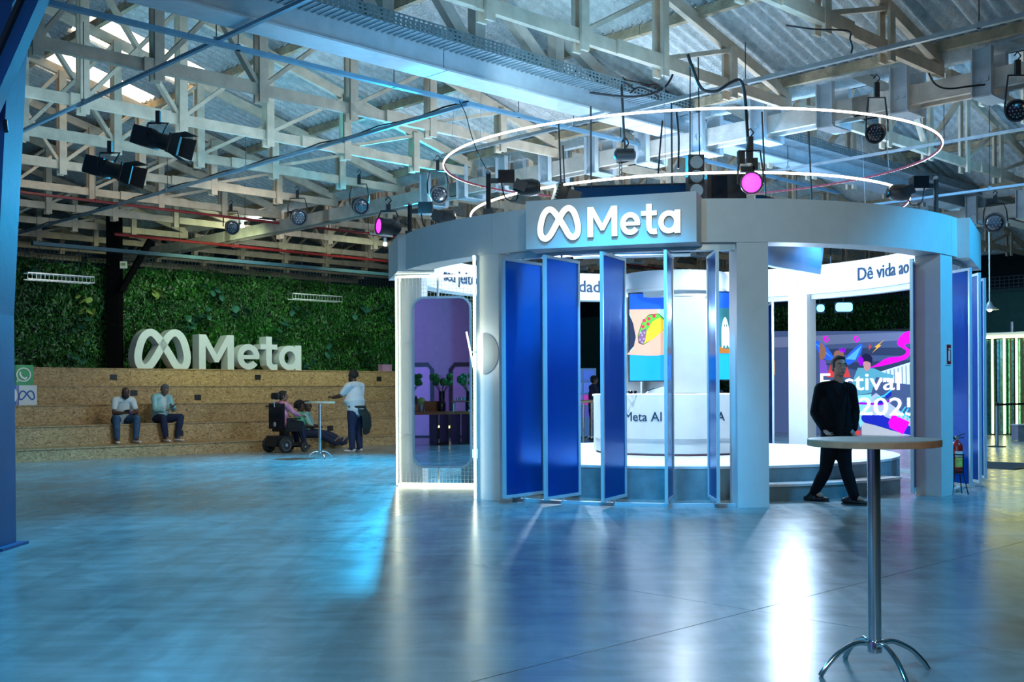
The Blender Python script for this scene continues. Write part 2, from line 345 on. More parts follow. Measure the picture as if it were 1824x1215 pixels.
    def mesh(s, name, mat, smooth=False):
        me = bpy.data.meshes.new(name); me.from_pydata(s.v, [], s.f); me.materials.append(mat)
        if smooth: me.polygons.foreach_set('use_smooth', [True] * len(me.polygons))
        me.update(); return me

def fix_normals(me):
    import bmesh
    bm = bmesh.new(); bm.from_mesh(me); bmesh.ops.recalc_face_normals(bm, faces=bm.faces); bm.to_mesh(me); bm.free()
def obj(name, me, parent=None, loc=(0, 0, 0), rot=(0, 0, 0), scale=None):
    o = bpy.data.objects.new(name, me); COL.objects.link(o); o.parent = parent; o.location = loc
    o.rotation_euler = rot
    if scale: o.scale = scale
    return o
def B(name, mb, mat, parent=None, smooth=False, loc=(0, 0, 0), rot=(0, 0, 0), fix=True, label=None):
    me = mb.mesh(name, mat, smooth)
    if fix: fix_normals(me)
    if smooth:
        try: me.set_sharp_from_angle(angle=R(40))
        except Exception: pass
    o = obj(name, me, parent, loc, rot)
    if label: o['label'] = label
    return o
def tag(o, label, cat, group=None, kind=None):
    o['label'] = label; o['category'] = cat
    if group: o['group'] = group
    if kind: o['kind'] = kind
    return o
def thing(name, label, cat, loc=(0, 0, 0), rz=0.0, group=None):
    o = bpy.data.objects.new(name, None); COL.objects.link(o); o.location = loc; o.rotation_euler = (0, 0, rz); o.empty_display_size = .1
    return tag(o, label, cat, group)
def dup(root, loc=None, rz=None, label=None, group=None, rot=None):
    r = root.copy(); COL.objects.link(r)
    if loc is not None: r.location = loc
    if rz is not None: r.rotation_euler = (0, 0, rz)
    if rot is not None: r.rotation_euler = rot
    if label: r['label'] = label
    if group: r['group'] = group
    for ch in list(root.children):
        c = ch.copy(); COL.objects.link(c); c.parent = r
        for g in ch.children:
            d = g.copy(); COL.objects.link(d); d.parent = c
    return r
def structure(o): o['kind'] = 'structure'; return o
def text_mesh(txt, h, d=0.004, bold=0.0, align='LEFT', spacing=1.0):
    c = bpy.data.curves.new('txt', 'FONT'); c.body = txt; c.size = h; c.extrude = d / 2; c.offset = bold; c.align_x = align; c.space_character = spacing
    c.resolution_u = 3
    o = bpy.data.objects.new('txt', c); COL.objects.link(o); dg = bpy.context.evaluated_depsgraph_get()
    me = bpy.data.meshes.new_from_object(o.evaluated_get(dg)); bpy.data.objects.remove(o); bpy.data.curves.remove(c); return me
def text(name, txt, h, mat, parent, M, **k):   # M maps text x,y (y up) into the parent's space
    me = text_mesh(txt, h, **k); me.transform(M); me.name = name; me.materials.clear(); me.materials.append(mat)
    return obj(name, me, parent)
FRONT = Matrix.Rotation(R(90), 4, 'X')        # text standing up, read from -y
def cr(pts, n=6, closed=False):               # Catmull-Rom
    m = len(pts); out = []; pts = [Vector(p) for p in pts]
    for i in range(m if closed else m - 1):
        if closed: a, b, c, d = pts[i - 1], pts[i], pts[(i + 1) % m], pts[(i + 2) % m]
        else: a, b, c, d = pts[max(i - 1, 0)], pts[i], pts[i + 1], pts[min(i + 2, m - 1)]
        for k in range(n):
            t = k / n; out.append(0.5 * ((2 * b) + (c - a) * t + (2 * a - 5 * b + 4 * c - d) * t * t + (3 * b - a - 3 * c + d) * t ** 3))
    if not closed: out.append(pts[-1])
    return out
LOOP = [(.5, .64), (.36, .30), (.26, .10), (.16, .02), (.06, .12), (.035, .38), (.10, .75), (.19, .93), (.29, .97), (.39, .87),
        (.5, .66), (.63, .38), (.74, .12), (.84, .03), (.94, .12), (.965, .38), (.90, .75), (.81, .94), (.71, .98), (.61, .88)]
def loop_glyph(w, h, stroke, d, M=None, y0=0.0):
    pts = [(p.x * w, p.y * h) for p in cr([(a, b) for a, b in LOOP], 6, True)]
    return MB().ribbon(pts, stroke, d, True, M, y0)
def wordmark(h, d, M, y0=0.0):                # returns five glyph meshes: loop, M, e, t, a ; unit height h
    s = .19; g = []
    T = lambda x: M @ Matrix.Translation((x * h, 0, 0)) @ Matrix.Diagonal((h, 1, h, 1))
    g.append(loop_glyph(1.41, 1.03, .20, d, M @ Matrix.Diagonal((h, 1, h, 1)), y0))
    g.append(MB().prism([(0, 0), (0, 1), (.2, 1), (.505, .43), (.81, 1), (1.01, 1), (1.01, 0), (.82, 0), (.82, .68), (.56, .21), (.45, .21), (.19, .68), (.19, 0)], d, T(1.69), y0))
    e = [(.345 + .25 * math.cos(R(a)), .385 + .29 * math.sin(R(a))) for a in range(0, 326, 12)]
    m = MB().ribbon(e, .17, d, False, T(2.79), y0); m.prism([(.12, .32), (.12, .44), (.67, .44), (.67, .32)], d * .98, T(2.79), y0 + d * .01); g.append(m)
    t = [(.26, 1), (.26, .6), (.26, .3), (.28, .17), (.34, .10), (.42, .085), (.52, .09)]
    m = MB().ribbon(t, .18, d, False, T(3.5), y0); m.prism([(0, .62), (0, .77), (.52, .77), (.52, .62)], d * .98, T(3.5), y0 + d * .01); g.append(m)
    a = [(.345 + .26 * math.cos(R(k)), .375 + .29 * math.sin(R(k))) for k in range(0, 360, 12)]
    m = MB().ribbon(a, .17, d, True, T(4.07), y0); m.prism([(.53, 0), (.53, .76), (.72, .76), (.72, 0)], d * .98, T(4.07), y0 + d * .01); g.append(m)
    return g
# ================================================================== floor
m = MB(); m.v = [tuple(W(u, v, -0.06)) for u, v in ((-8.5, -9), (48, -9), (48, 44), (-8.5, 44))]; m.f = [(0, 1, 2, 3)]
M_joint = pm('joint_filler', (0.03, 0.03, 0.035), 0.8)
floor = structure(B('floor', m, M_joint))
slab_me = MB().box((0, 0, -0.03), (4.993, 4.993, 0.06)).mesh('slab', M_floor)
for i in range(-2, 10):
    for j in range(-2, 9):
        obj('slab', slab_me, floor, W(i * 5 + 3.1, j * 5 + 1.2, 0), (0, 0, UROT))

# ================================================================== walls
def wall(name, pts, z0, z1, mat, t=0.2):
    a, b = Vector(pts[0]), Vector(pts[1]); mm = MB().bar((a.x, a.y, (z0 + z1) / 2), (b.x, b.y, (z0 + z1) / 2), t, z1 - z0)
    return structure(B(name, mm, mat))
M_purp = pm('plaster_wall', (0.50, 0.46, 0.52), 0.8, var=0.05)
wall('wall_left', (W(-7.6, -9, 0), W(-7.6, 44, 0)), 0, 10.0, M_purp)
wall('wall_front', (W(-7.5, -9, 0), W(48, -9, 0)), 0, 5.0, M_dark)
wall('wall_back', (W(-7.5, 43, 0), W(48, 43, 0)), 0, 9.0, M_dark)
w2 = wall('wall_right', (W(34.4, -9, 0), W(34.4, 43, 0)), 0, 4.4, M_greenwall)
wall('wall_far', (W(46.5, -9, 0), W(46.5, 43, 0)), 0, 9.0, M_dark)

# ================================================================== roof
SL = 0.27; ANG = math.atan(SL); RL = 2.13; CW = 1.06; TH = 0.035
def sheet_mesh(mat, name):
    mb = MB(); nw = 6; sg = 6; n = nw * sg
    for yy, dz in ((-RL / 2, 0), (RL / 2 + .10, 0), (RL / 2 + .10, -TH)):
        for k in range(n + 1):
            x = -CW / 2 + CW * k / n; mb.v.append((x, yy, 0.044 * math.cos(2 * math.pi * nw * k / n) + dz))
    for r_ in range(2):
        for k in range(n): a = r_ * (n + 1) + k; mb.f.append((a, a + 1, a + n + 2, a + n + 1))
    return mb.mesh(name, mat, True)
sh_me = sheet_mesh(M_spray, 'roof_sheet')
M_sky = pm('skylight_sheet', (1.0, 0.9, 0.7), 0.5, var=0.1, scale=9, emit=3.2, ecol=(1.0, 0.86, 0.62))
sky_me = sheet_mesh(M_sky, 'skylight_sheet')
def roof_z(u, ug): return 5.66 + (ug - 0.15 - u) * SL
def roof_hit(px, py, ug):
    a, b = ray(px, py); k = 0.717 * a + 0.697
    Y = (5.66 + (ug - 0.15) * SL - CAMH) / (b + SL * k); p = P(px, py, Y); return uv(p)
ROOTROT = Matrix.Rotation(UROT - R(90), 4, 'Z')   # local x -> -V?, set explicitly below
# sheet frame: x along V, y along +U going down the slope
bx = HV.copy(); by = (HU - Vector((0, 0, SL))).normalized(); bz = bx.cross(by)
if bz.z < 0: bx = -bx; bz = bx.cross(by)
SHROT = Matrix((bx, by, bz)).transposed().to_euler()
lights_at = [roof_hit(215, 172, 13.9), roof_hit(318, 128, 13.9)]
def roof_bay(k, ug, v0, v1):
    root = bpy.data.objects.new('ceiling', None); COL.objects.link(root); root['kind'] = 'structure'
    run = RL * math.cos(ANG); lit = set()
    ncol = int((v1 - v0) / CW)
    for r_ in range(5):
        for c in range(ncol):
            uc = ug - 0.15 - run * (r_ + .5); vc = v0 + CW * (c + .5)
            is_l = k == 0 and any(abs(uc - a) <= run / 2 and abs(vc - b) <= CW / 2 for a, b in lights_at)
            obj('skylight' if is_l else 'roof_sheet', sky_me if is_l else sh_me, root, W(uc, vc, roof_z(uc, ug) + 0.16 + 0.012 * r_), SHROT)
    for r_ in range(6):
        uc = ug - 0.15 - run * r_ + (.05 if r_ else 0)
        mm = MB(); seg = 9
        for s_ in range(seg):
            a = v0 + (v1 - v0) * s_ / seg; b = v0 + (v1 - v0) * (s_ + 1) / seg
            mm.bar(W(uc, a, roof_z(uc, ug) + .05), W(uc, b - .01, roof_z(uc, ug) + .05), 0.09, 0.13)
        B('purlin', mm, M_purlin, root)
    # valley gutter with a rounded sprayed underside
    g = MB(); n = 10
    for vv in np.linspace(v0, v1, 40):
        wob = 0.012 * math.sin(vv * 5)
        for q in range(n + 1):
            t = math.pi * q / n; c_, s_ = math.cos(t), math.sin(t)
            g.v.append(tuple(W(ug + .16 + (.24 + wob) * c_, vv, 5.74 - (.20 + wob) * s_)))
    for i in range(39):
        for q in range(n): a = i * (n + 1) + q; g.f.append((a, a + 1, a + n + 2, a + n + 1))
    B('valley_gutter', g, M_spray, root, smooth=True)
    # upstand with glazing behind the gutter
    up = MB().bar(W(ug + .42, v0, 6.0), W(ug + .42, v1, 6.0), .06, .5); B('upstand', up, M_spray, root)
    return root
roof_bay(0, 13.9, 0.5, 41); roof_bay(1, 24.3, -2, 38); roof_bay(2, 34.7, -6, 33)
M_day = pm('north_light_glass', (0.8, 0.85, 0.9), 0.4, var=0.2, scale=1.5, emit=0.5, ecol=(1.0, 0.80, 0.55))
for i, ug in enumerate((13.9, 24.3)):
    w_ = structure(B('window_%d' % (i + 1), MB().bar(W(ug + .46, 2, 7.2), W(ug + .46, 23, 7.2), .03, 1.6), M_day))
    for v in np.arange(2, 23.1, 1.5): B('mullion', MB().bar(W(ug + .42, v, 6.3), W(ug + .42, v, 8.1), .06, .06), M_wood, w_)

# ================================================================== trusses (timber), one per 2.25 m along v
TB = 10.2
def make_truss():
    t = thing('roof_truss', '', 'truss')
    # local frame: x along -U measured from the gutter joint, z up, y = v
    zt = lambda x: 0.16 + x * SL * .965
    B('bottom_chord', MB().box((TB / 2 - .05, 0, 0), (TB, .075, .15)), M_wood, t)
    B('splice_board', MB().box((3.1, .058, 0), (1.5, .035, .17)), M_wood, t)
    B('splice_board', MB().box((6.9, .058, 0), (1.5, .035, .17)), M_wood, t)
    B('top_chord', MB().bar((-.05, 0, .12), (TB, 0, zt(TB)), .08, .15), M_wood, t)
    xs = [1.45 + 1.5 * k for k in range(6)]
    for k, x in enumerate(xs):
        B('vertical', MB().box((x, .065, (zt(x) - .16) / 2 - .02), (.13, .04, zt(x) + .16)), M_wood, t)
        B('vertical', MB().box((x, -.065, (zt(x) - .16) / 2 - .02), (.13, .04, zt(x) + .16)), M_wood, t)
        if k: B('diagonal', MB().bar((xs[k - 1] + .05, 0, zt(xs[k - 1]) - .08), (x - .04, 0, .06), .055, .10, up=(0, 1, 0)), M_wood, t)
    B('diagonal', MB().bar((xs[3] + .06, 0, .06), (xs[4] - .05, 0, zt(xs[4]) - .1), .055, .10, up=(0, 1, 0)), M_wood, t)
    return t
tr = make_truss(); TROT = UROT + math.pi   # local +x -> -U
first = True
ZB = 5.44
words = ['first', 'second', 'third', 'fourth', 'fifth', 'sixth', 'seventh', 'eighth', 'ninth', 'tenth', 'eleventh', 'twelfth', 'thirteenth', 'fourteenth', 'fifteenth', 'sixteenth']
for b_, (ug, v0, n, where) in enumerate(((13.9, 4.05, 15, 'nearest roof bay'), (24.3, 1.8, 15, 'middle roof bay'), (34.7, -0.5, 13, 'farthest roof bay'))):
    for k in range(n):
        v = v0 + 2.25 * k
        if abs(v - 10.6) < .5 and b_ == 0: continue
        loc = W(ug, v, ZB); lab = '%s timber truss from the right in the %s' % (words[k], where)
        grp = 'timber trusses of the ' + where
        if first: tr.location = loc; tr.rotation_euler = (0, 0, TROT); tr['label'] = lab; tr['group'] = grp; first = False
        else: dup(tr, loc, TROT, lab, grp)

# ================================================================== girder lines under the valleys
def girder(ug, v0, v1, lab):
    t = thing('valley_girder', lab, 'beam', W(ug, v0, 5.2))
    loc = lambda u, v, z: (HU * (u) + HV * (v - v0) + Vector((0, 0, z - 5.2)))
    v = v0
    while v < v1:
        e = min(v + 4.2, v1)
        for s_ in (-1, 1): B('timber_chord', MB().bar(loc(.13 * s_, v, 5.17), loc(.13 * s_, e + .25, 5.17), .07, .25), M_girder, t)
        v = e
    v = v0 + .5; k = 0
    hm = None
    while v < min(v1, v0 + 14.2 if ug < 20 else v1):
        if hm is None:
            hb = MB(); c = HV.copy()
            hb.bar((0, 0, -.28), (0, 0, .36), .24, .02, up=HU); o1 = HU * .30; o2 = HU * -.30
            hb = MB()
            for sgn in (-1, 1):
                o_ = HU * (.19 * sgn); hb.bar(o_ + Vector((0, 0, -.24)), o_ + Vector((0, 0, .36)), .24, .016, up=HU)
                for s2 in (-1, 1): hb.bar(o_ + HV * (.115 * s2) + HU * (.04 * sgn) + Vector((0, 0, -.24)), o_ + HV * (.115 * s2) + HU * (.04 * sgn) + Vector((0, 0, .36)), .016, .09, up=HU)
            hb.bar(HU * -.24 + Vector((0, 0, -.25)), HU * .24 + Vector((0, 0, -.25)), .25, .02)
            for s2 in (-1, 1):
                hb.bar(HU * -.22 + HV * (.05 * s2) + Vector((0, 0, -.04)), HU * -.205 + HV * (.05 * s2) + Vector((0, 0, -.04)), .04, .04)
            hm = hb.mesh('steel_hanger', M_steelw); fix_normals(hm)
        obj('steel_hanger', hm, t, loc(0, v, 5.2))
        if k % 2: B('brace', MB().bar(loc(0, v + .1, 5.25), loc(0, v + .95, 5.78), .13, .06, up=HU), M_girder, t)
        v += 1.08; k += 1
    return t
girder(13.9, 3.0, 30.0, 'heavy timber girder with steel hangers crossing above the glowing rings')
girder(24.3, 0.0, 30.0, 'timber girder with steel hangers farther back behind the round stand')

# ================================================================== main box beam with cable tray, along u at v = 10.6
t = thing('main_beam', 'long pale box beam with perforated cable tray crossing above the light rings', 'beam', W(1, 10.6, 5.36))
L0 = lambda u, v, z: HU * (u - 1) + HV * (v - 10.6) + Vector((0, 0, z - 5.36))
for a in np.arange(1, 37, 4.0):
    B('beam_panel', MB().bar(L0(a, 10.6, 5.52), L0(a + 3.985, 10.6, 5.52), .30, .30), M_steelw, t)
    B('bottom_flange', MB().bar(L0(a, 10.6, 5.355), L0(a + 3.985, 10.6, 5.355), .42, .025), M_steelw, t)
zt = lambda u: roof_z(u, 13.9)
for u in np.arange(3.6, 13.0, 1.5):
    B('post', MB().bar(L0(u, 10.5, 5.65), L0(u, 10.5, zt(u) - .02), .17, .15, up=HV), M_girder, t)
    if zt(u) > 6.2: B('diagonal', MB().bar(L0(u + .08, 10.5, zt(u) - .05), L0(u + 1.42, 10.5, 5.68), .17, .12, up=HV), M_girder, t)
# tray: floor rungs and perforated side
M_tray = pm('tray_metal', (0.22, 0.34, 0.40), 0.35, metal=0.6, var=0.1)
tray = thing('cable_tray', 'perforated steel cable tray running along the pale box beam', 'cable tray', W(1, 10.2, 5.6))
T0 = lambda u, v, z: HU * (u - 1) + HV * (v - 10.2) + Vector((0, 0, z - 5.6))
B('tray_base', MB().bar(T0(1, 10.26, 5.62), T0(36, 10.26, 5.62), .32, .008), M_tray, tray)
rg = MB()
for u in np.arange(1.0, 30, .09): rg.bar(T0(u, 10.08, 5.612), T0(u, 10.44, 5.612), .022, .014)
o = B('rungs', rg, M_galv, tray, fix=False); o['kind'] = 'stuff'
side = MB()
for vv, zz in ((10.06, 5.66),):
    for q in range(4): side.bar(T0(1, vv, zz + q * .045 - .06), T0(36, vv, zz + q * .045 - .06), .006, .018)
    for u in np.arange(1.0, 36, .075): side.bar(T0(u, vv, zz - .07), T0(u, vv, zz + .085), .03, .006, up=HV)
o = B('perforated_side', side, M_tray, tray, fix=False); o['kind'] = 'stuff'
side2 = MB()
for q in range(4): side2.bar(T0(1, 10.46, 5.70 + q * .055), T0(36, 10.46, 5.70 + q * .055), .006, .024)
for u in np.arange(1.0, 36, .075): side2.bar(T0(u, 10.46, 5.69), T0(u, 10.46, 5.88), .03, .006, up=HV)
o = B('perforated_side', side2, M_tray, tray, fix=False); o['kind'] = 'stuff'

M_cdark = pm('dark_channel', (0.02, 0.07, 0.10), 0.6, metal=0.2)
# ================================================================== conduits and pipes
def run_pipe(name, lab, cat, a, b, r, mat, hang=None, zt_=None, rect=None):
    a, b = Vector(a), Vector(b); t = thing(name, lab, cat, a); d = b - a
    if rect: B('channel', MB().bar((0, 0, 0), d, rect[0], rect[1]), mat, t)
    else: B('tube', MB().tube([Vector((0, 0, 0)), d], r, 8), mat, t, smooth=True)
    if hang:
        n = int(d.length / hang)
        for i in range(1, n):
            p = d * (i / n); B('hanger_rod', MB().tube([p + Vector((0, 0, r)), p + Vector((0, 0, (zt_ or 6.0) - a.z))], .006, 5), M_black, t)
            B('clip', MB().box(p + Vector((0, 0, .01)), (.05, .05, .07)), mat, t)
    return t
run_pipe('conduit_channel', 'blue lit steel channel hung below the pale box beam', 'conduit', W(2, 11.15, 5.26), W(20, 11.15, 5.26), .03, M_conduit, 2.2, 5.8, (.07, .05))
run_pipe('conduit_channel', 'thin steel channel crossing in front of the skylights at upper left', 'conduit', W(6.25, 4, 5.30), W(6.25, 22, 5.30), .03, M_conduit, 3.1, 6.4, (.05, .04))
run_pipe('conduit_channel', 'thin steel channel with black cable passing left of the upper light ring', 'conduit', W(9.9, 11, 5.20), W(9.9, 34, 5.20), .03, M_conduit, 2.6, 5.9, (.05, .05))
run_pipe('conduit_channel', 'grey steel channel crossing the top right above the rings', 'conduit', W(12.0, 2, 5.28), W(12.0, 14, 5.28), .03, M_galv, 2.4, 5.8, (.06, .05))
run_pipe('conduit_channel', 'pale steel channel passing right of the rings behind the girder', 'conduit', W(16.9, 2, 5.20), W(16.9, 16, 5.20), .03, M_galv, 2.4, 6.6, (.05, .04))
run_pipe('conduit_channel', 'dark blue cable channel above the top of the plant wall', 'conduit', W(9, 24.0, 4.55), W(26, 24.0, 4.55), .03, M_cdark, 3.0, 6.6, (.14, .08))
run_pipe('conduit_channel', 'small steel rail crossing low behind the left stage lights', 'conduit', W(19.0, 4, 4.75), W(19.0, 19, 4.75), .03, M_conduit, 3.0, 6.6, (.05, .04))
run_pipe('fire_pipe', 'upper dark red sprinkler pipe over the seating steps', 'pipe', W(6, 21.8, 5.22), W(30, 21.8, 5.22), .03, M_red, 3.0, 6.4)
run_pipe('fire_pipe', 'lower bright red sprinkler pipe in front of the dark roof void', 'pipe', W(11, 24.4, 4.98), W(30, 24.4, 4.98), .035, M_red, 3.0, 6.4)
# black cable tied along one channel
cb = thing('loose_cable', 'black cable tied along the thin channel left of the rings', 'cable', W(9.9, 11, 5.24))
pts = [HV * s_ + Vector((0, 0, .02 * math.sin(s_ * 4))) for s_ in np.arange(0, 22, .5)]
B('sheath', MB().tube(pts, .012, 6), M_tape, cb, smooth=True)

# ================================================================== steel column, near left, blue light put into its colour
a = thing('steel_column', 'wide steel column with painted-in blue light at the left edge of the view', 'column', (-4.62, 9.4, 0))
c = MB(); n = 0
prof = [(0, .28), (2.0, .27), (4.2, .39), (4.6, .42), (4.9, .62), (6.5, .62)]
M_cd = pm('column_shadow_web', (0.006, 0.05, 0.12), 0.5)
vs = []
for z, x in prof: vs += [(-.35, -.17, z), (x, -.17, z), (x, .17, z), (-.35, .17, z)]
fs = []
for i in range(len(prof) - 1):
    for k in range(4): l = (k + 1) % 4; fs.append((i * 4 + k, i * 4 + l, i * 4 + 4 + l, i * 4 + 4 + k))
fs += [(3, 2, 1, 0), tuple(4 * (len(prof) - 1) + k for k in range(4))]
B('column_shaft', MB().add(vs, fs), M_bluecol, a)
B('web_shadow_strip', MB().box((.02, -.18, 5.4), (.10, .02, 2.0)), M_cd, a)  # dark strip on the face, shade of the web put into its colour
B('base_plate', MB().box((-.02, 0, .012), (.75, .5, .024)), M_bluecol, a)
p0 = P(-30, 215, 9.0) - a.location; p1 = P(78, -30, 9.0) - a.location
B('knee_brace', MB().bar(p0, p1, .12, .16, up=(0, 1, 0)), M_bluecol, a)
q = Vector((-.05, -.10, .03)); B('brace_channel', MB().bar(p0 + q, p1 + q, .035, .07, up=(0, 1, 0)), M_black, a)
q = P(9, 215, 9.1) - a.location; B('cable_gland', MB().tube([q, q + Vector((.03, -.05, -.1))], .02, 8), M_black, a)
# ================================================================== the round pavilion
RO, RI, Z0, Z1 = 4.13, 3.80, 2.98, 3.47
pav = thing('round_pavilion', 'white round exhibition pavilion with pillars and a deep fascia ring', 'pavilion', PC)
def cp(th, r, z): a = R(th); return Vector((r * math.sin(a), -r * math.cos(a), z))
edges = [-180, -150, -128, -100, -66, -40, -31, -4, 20, 48, 70, 92, 115, 137, 160, 180]
for a0, a1 in zip(edges[:-1], edges[1:]):
    B('fascia_panel', MB().arc(RI, RO, Z0, Z1, a0 + .03, a1 - .03, max(4, int((a1 - a0) / 1.6))), M_white, pav)
PILL = [4.0, 46.0, 92, 137, 178, -134, -41.2]
for th in PILL:
    w_ = .36
    mm = MB().box((0, 0, Z0 / 2), (w_, .32, Z0)); B('pillar', mm, M_white, pav, loc=cp(th, RO - .175, 0), rot=(0, 0, R(th)))
# flat sign boxes standing proud of the fascia
def sign_box(th, half, name='sign_box', top=3.50, bot=2.93, out=.06):
    a, b = cp(th - half, RO + out, 0), cp(th + half, RO + out, 0); c = (a + b) / 2; L = (b - a).length
    push = (RO + out) * (1 - math.cos(R(half))); nrm = cp(th, 1, 0)
    c = c + nrm * (push * .55)
    mm = MB().box((0, 0, 0), (L, .34, top - bot)); return c + Vector((0, 0, (top + bot) / 2)), L, th
c, L, th = sign_box(-17.6, 13.4)
B('sign_box', MB().box((0, .0, 0), (L, .50, .55)), M_white, pav, loc=c + Vector((0, 0, 0)), rot=(0, 0, R(th)))
sign_c = PC + c; sign_L = L; sign_th = R(th)
for th2, h_ in ((-78.0, 9.0), (62.5, 12.0)):
    c2 = cp(th2, RO - .19, 3.215); L2 = 2 * RO * math.sin(R(h_))
    B('sign_box', MB().box((0, 0, 0), (L2, .50, .50)), M_white, pav, loc=c2, rot=(0, 0, R(th2)))
B('pillar', MB().box((0, 0, Z0 / 2), (.37, .30, Z0)), M_white, pav, loc=P(735, 700, 15.72) - Vector((PC.x, PC.y, P(735, 700, 15.72).z)), rot=(0, 0, R(-12)))
# front bay frame: rails and jambs
B('head_rail', MB().arc(3.92, 4.06, 2.90, 2.98, -37, 2.2, 24), M_alu, pav)
B('floor_rail', MB().arc(3.95, 4.03, 0.0, .035, -37, 2.2, 24), M_alu, pav)
for th2 in (-36.4, 1.9): B('jamb', MB().box((0, 0, 1.48), (.05, .14, 2.9)), M_alu, pav, loc=cp(th2, 4.0, 0), rot=(0, 0, R(th2)))
for a0, a1 in ((49, 89), (95, 134), (140, 175)):
    B('head_rail', MB().arc(3.92, 4.06, 2.90, 2.98, a0, a1, 20), M_alu, pav)
    B('floor_rail', MB().arc(3.95, 4.03, 0.0, .035, a0, a1, 20), M_alu, pav)

# lettering on the inside of the far fascia
def bend_text(txt, h, r, th0, z, mat, parent, inside=True, align='LEFT', bold=0.0):
    me = text_mesh(txt, h, d=0.006, bold=bold, align=align); me.name = 'lettering'
    for v in me.vertices:
        x, y, d = v.co
        a = R(th0) + (-x / r if inside else x / r); rr = r - d if inside else r + d
        v.co = (rr * math.sin(a), -rr * math.cos(a), z + y)
    me.materials.clear(); me.materials.append(mat); return obj('lettering', me, parent)
def theta_at(px, r, far=True):
    a, _ = ray(px, 500); d = Vector((a, 1, 0)); o = -PC; A = d.dot(d); Bq = 2 * o.dot(d); Cq = o.dot(o) - r * r
    disc = math.sqrt(max(0, Bq * Bq - 4 * A * Cq)); t = (-Bq + (disc if far else -disc)) / (2 * A); p = o + d * t
    return math.degrees(math.atan2(p.x, -p.y))
th_t = theta_at(1527, RI)
bend_text('Dê vida ao seu jeito', .30, RI - .012, th_t, 3.13, M_ink, pav, bold=.004)
bend_text('dade. Crie', .30, RI - .012, theta_at(1030, RI), 3.13, M_ink, pav, bold=.004)
bend_text('seu jeito, com', .30, RI - .012, theta_at(790, RI), 3.13, M_ink, pav, bold=.004)

# illuminated sign, five separate letters on the front box
sg = thing('illuminated_sign', 'glowing white looped-band logo and wordmark on the pavilion front', 'sign', sign_c, sign_th)
hM = .335; Mt = Matrix.Translation((-4.79 * hM / 2 - .0, 0, -hM / 2 - .01))
M_side = pm('letter_return', (0.42, 0.48, 0.40), 0.5)
for nm, g, g2 in zip(('logo', 'letter', 'letter', 'letter', 'letter'), wordmark(hM, .040, Mt, -.292), wordmark(hM, .004, Mt, -.297)):
    o = B(nm, g, M_side, sg); B('lit_face', g2, M_sign, o)

# ================================================================== platform and kiosk
pl = thing('round_platform', 'raised round platform with grey sides inside the pavilion', 'platform', PC)
B('deck', MB().arc(.02, 3.2, .37, .40, -180, 180, 72), M_plat, pl)
B('riser', MB().arc(3.1, 3.19, 0, .37, -180, 180, 72), M_stone, pl)
stp = thing('curved_step', 'curved lower step with grey front at the open entrance of the platform', 'step', PC)
B('riser', MB().arc(3.40, 3.48, 0, .17, 4, 47, 24), M_stone, stp)
B('tread', MB().arc(3.20, 3.50, .17, .20, 4, 47, 24), M_plat, stp)
B('end_panel', MB().bar(cp(47, 3.2, .085), cp(47, 3.48, .085), .02, .17), M_stone, stp)

K = Vector((2.46, 16.5, .40))
kio = thing('round_kiosk', 'white round demonstration kiosk with canopy in the middle of the pavilion', 'kiosk', K)
B('counter', MB().lathe([(1.16, 0.0), (1.16, .02), (1.20, .03), (1.20, .21), (1.23, .24), (1.23, .86), (1.21, .875), (.55, .875)], n=72), M_drum, kio, smooth=True)
M_shadow = pm('shadow_gap', (0.12, 0.0, 0.04), 0.6)
B('shadow_gap', MB().lathe([(1.19, .001), (1.19, .012)], n=64), M_shadow, kio)
B('core', MB().lathe([(.50, .87), (.50, 2.4)], n=48), M_drum, kio, smooth=True)
B('canopy', MB().lathe([(.70, 2.27), (.76, 2.28), (.76, 2.35), (.84, 2.36), (.84, 2.39), (.80, 2.40), (.80, 2.60), (.76, 2.66), (.0001, 2.70)], n=72), M_drum, kio, smooth=True)
B('front_fin', MB().box((.08, -.56, 1.59), (.50, .36, 1.42)), M_drum, kio)
B('side_fin', MB().box((-.66, -.1, 1.59), (.20, .4, 1.42)), M_drum, kio, label='white fin behind the left screen')
def bend_on(txt, h, r, th0, z, parent, align='LEFT'):
    return bend_text(txt, h, r, th0, z, M_ink, parent, inside=False, align=align)
def theta_k(px):
    a, _ = ray(px, 700); d = Vector((a, 1, 0)); o = -Vector((K.x, K.y, 0)); Bq = 2 * o.dot(d); A = d.dot(d); Cq = o.dot(o) - 1.23 ** 2
    t = (-Bq - math.sqrt(max(0, Bq * Bq - 4 * A * Cq))) / (2 * A); p = o + d * t; return math.degrees(math.atan2(p.x, -p.y))
bend_on('Meta AI', .185, 1.235, theta_k(1112), .49, kio)
bend_on('IA', .185, 1.235, theta_k(1272), .49, kio)

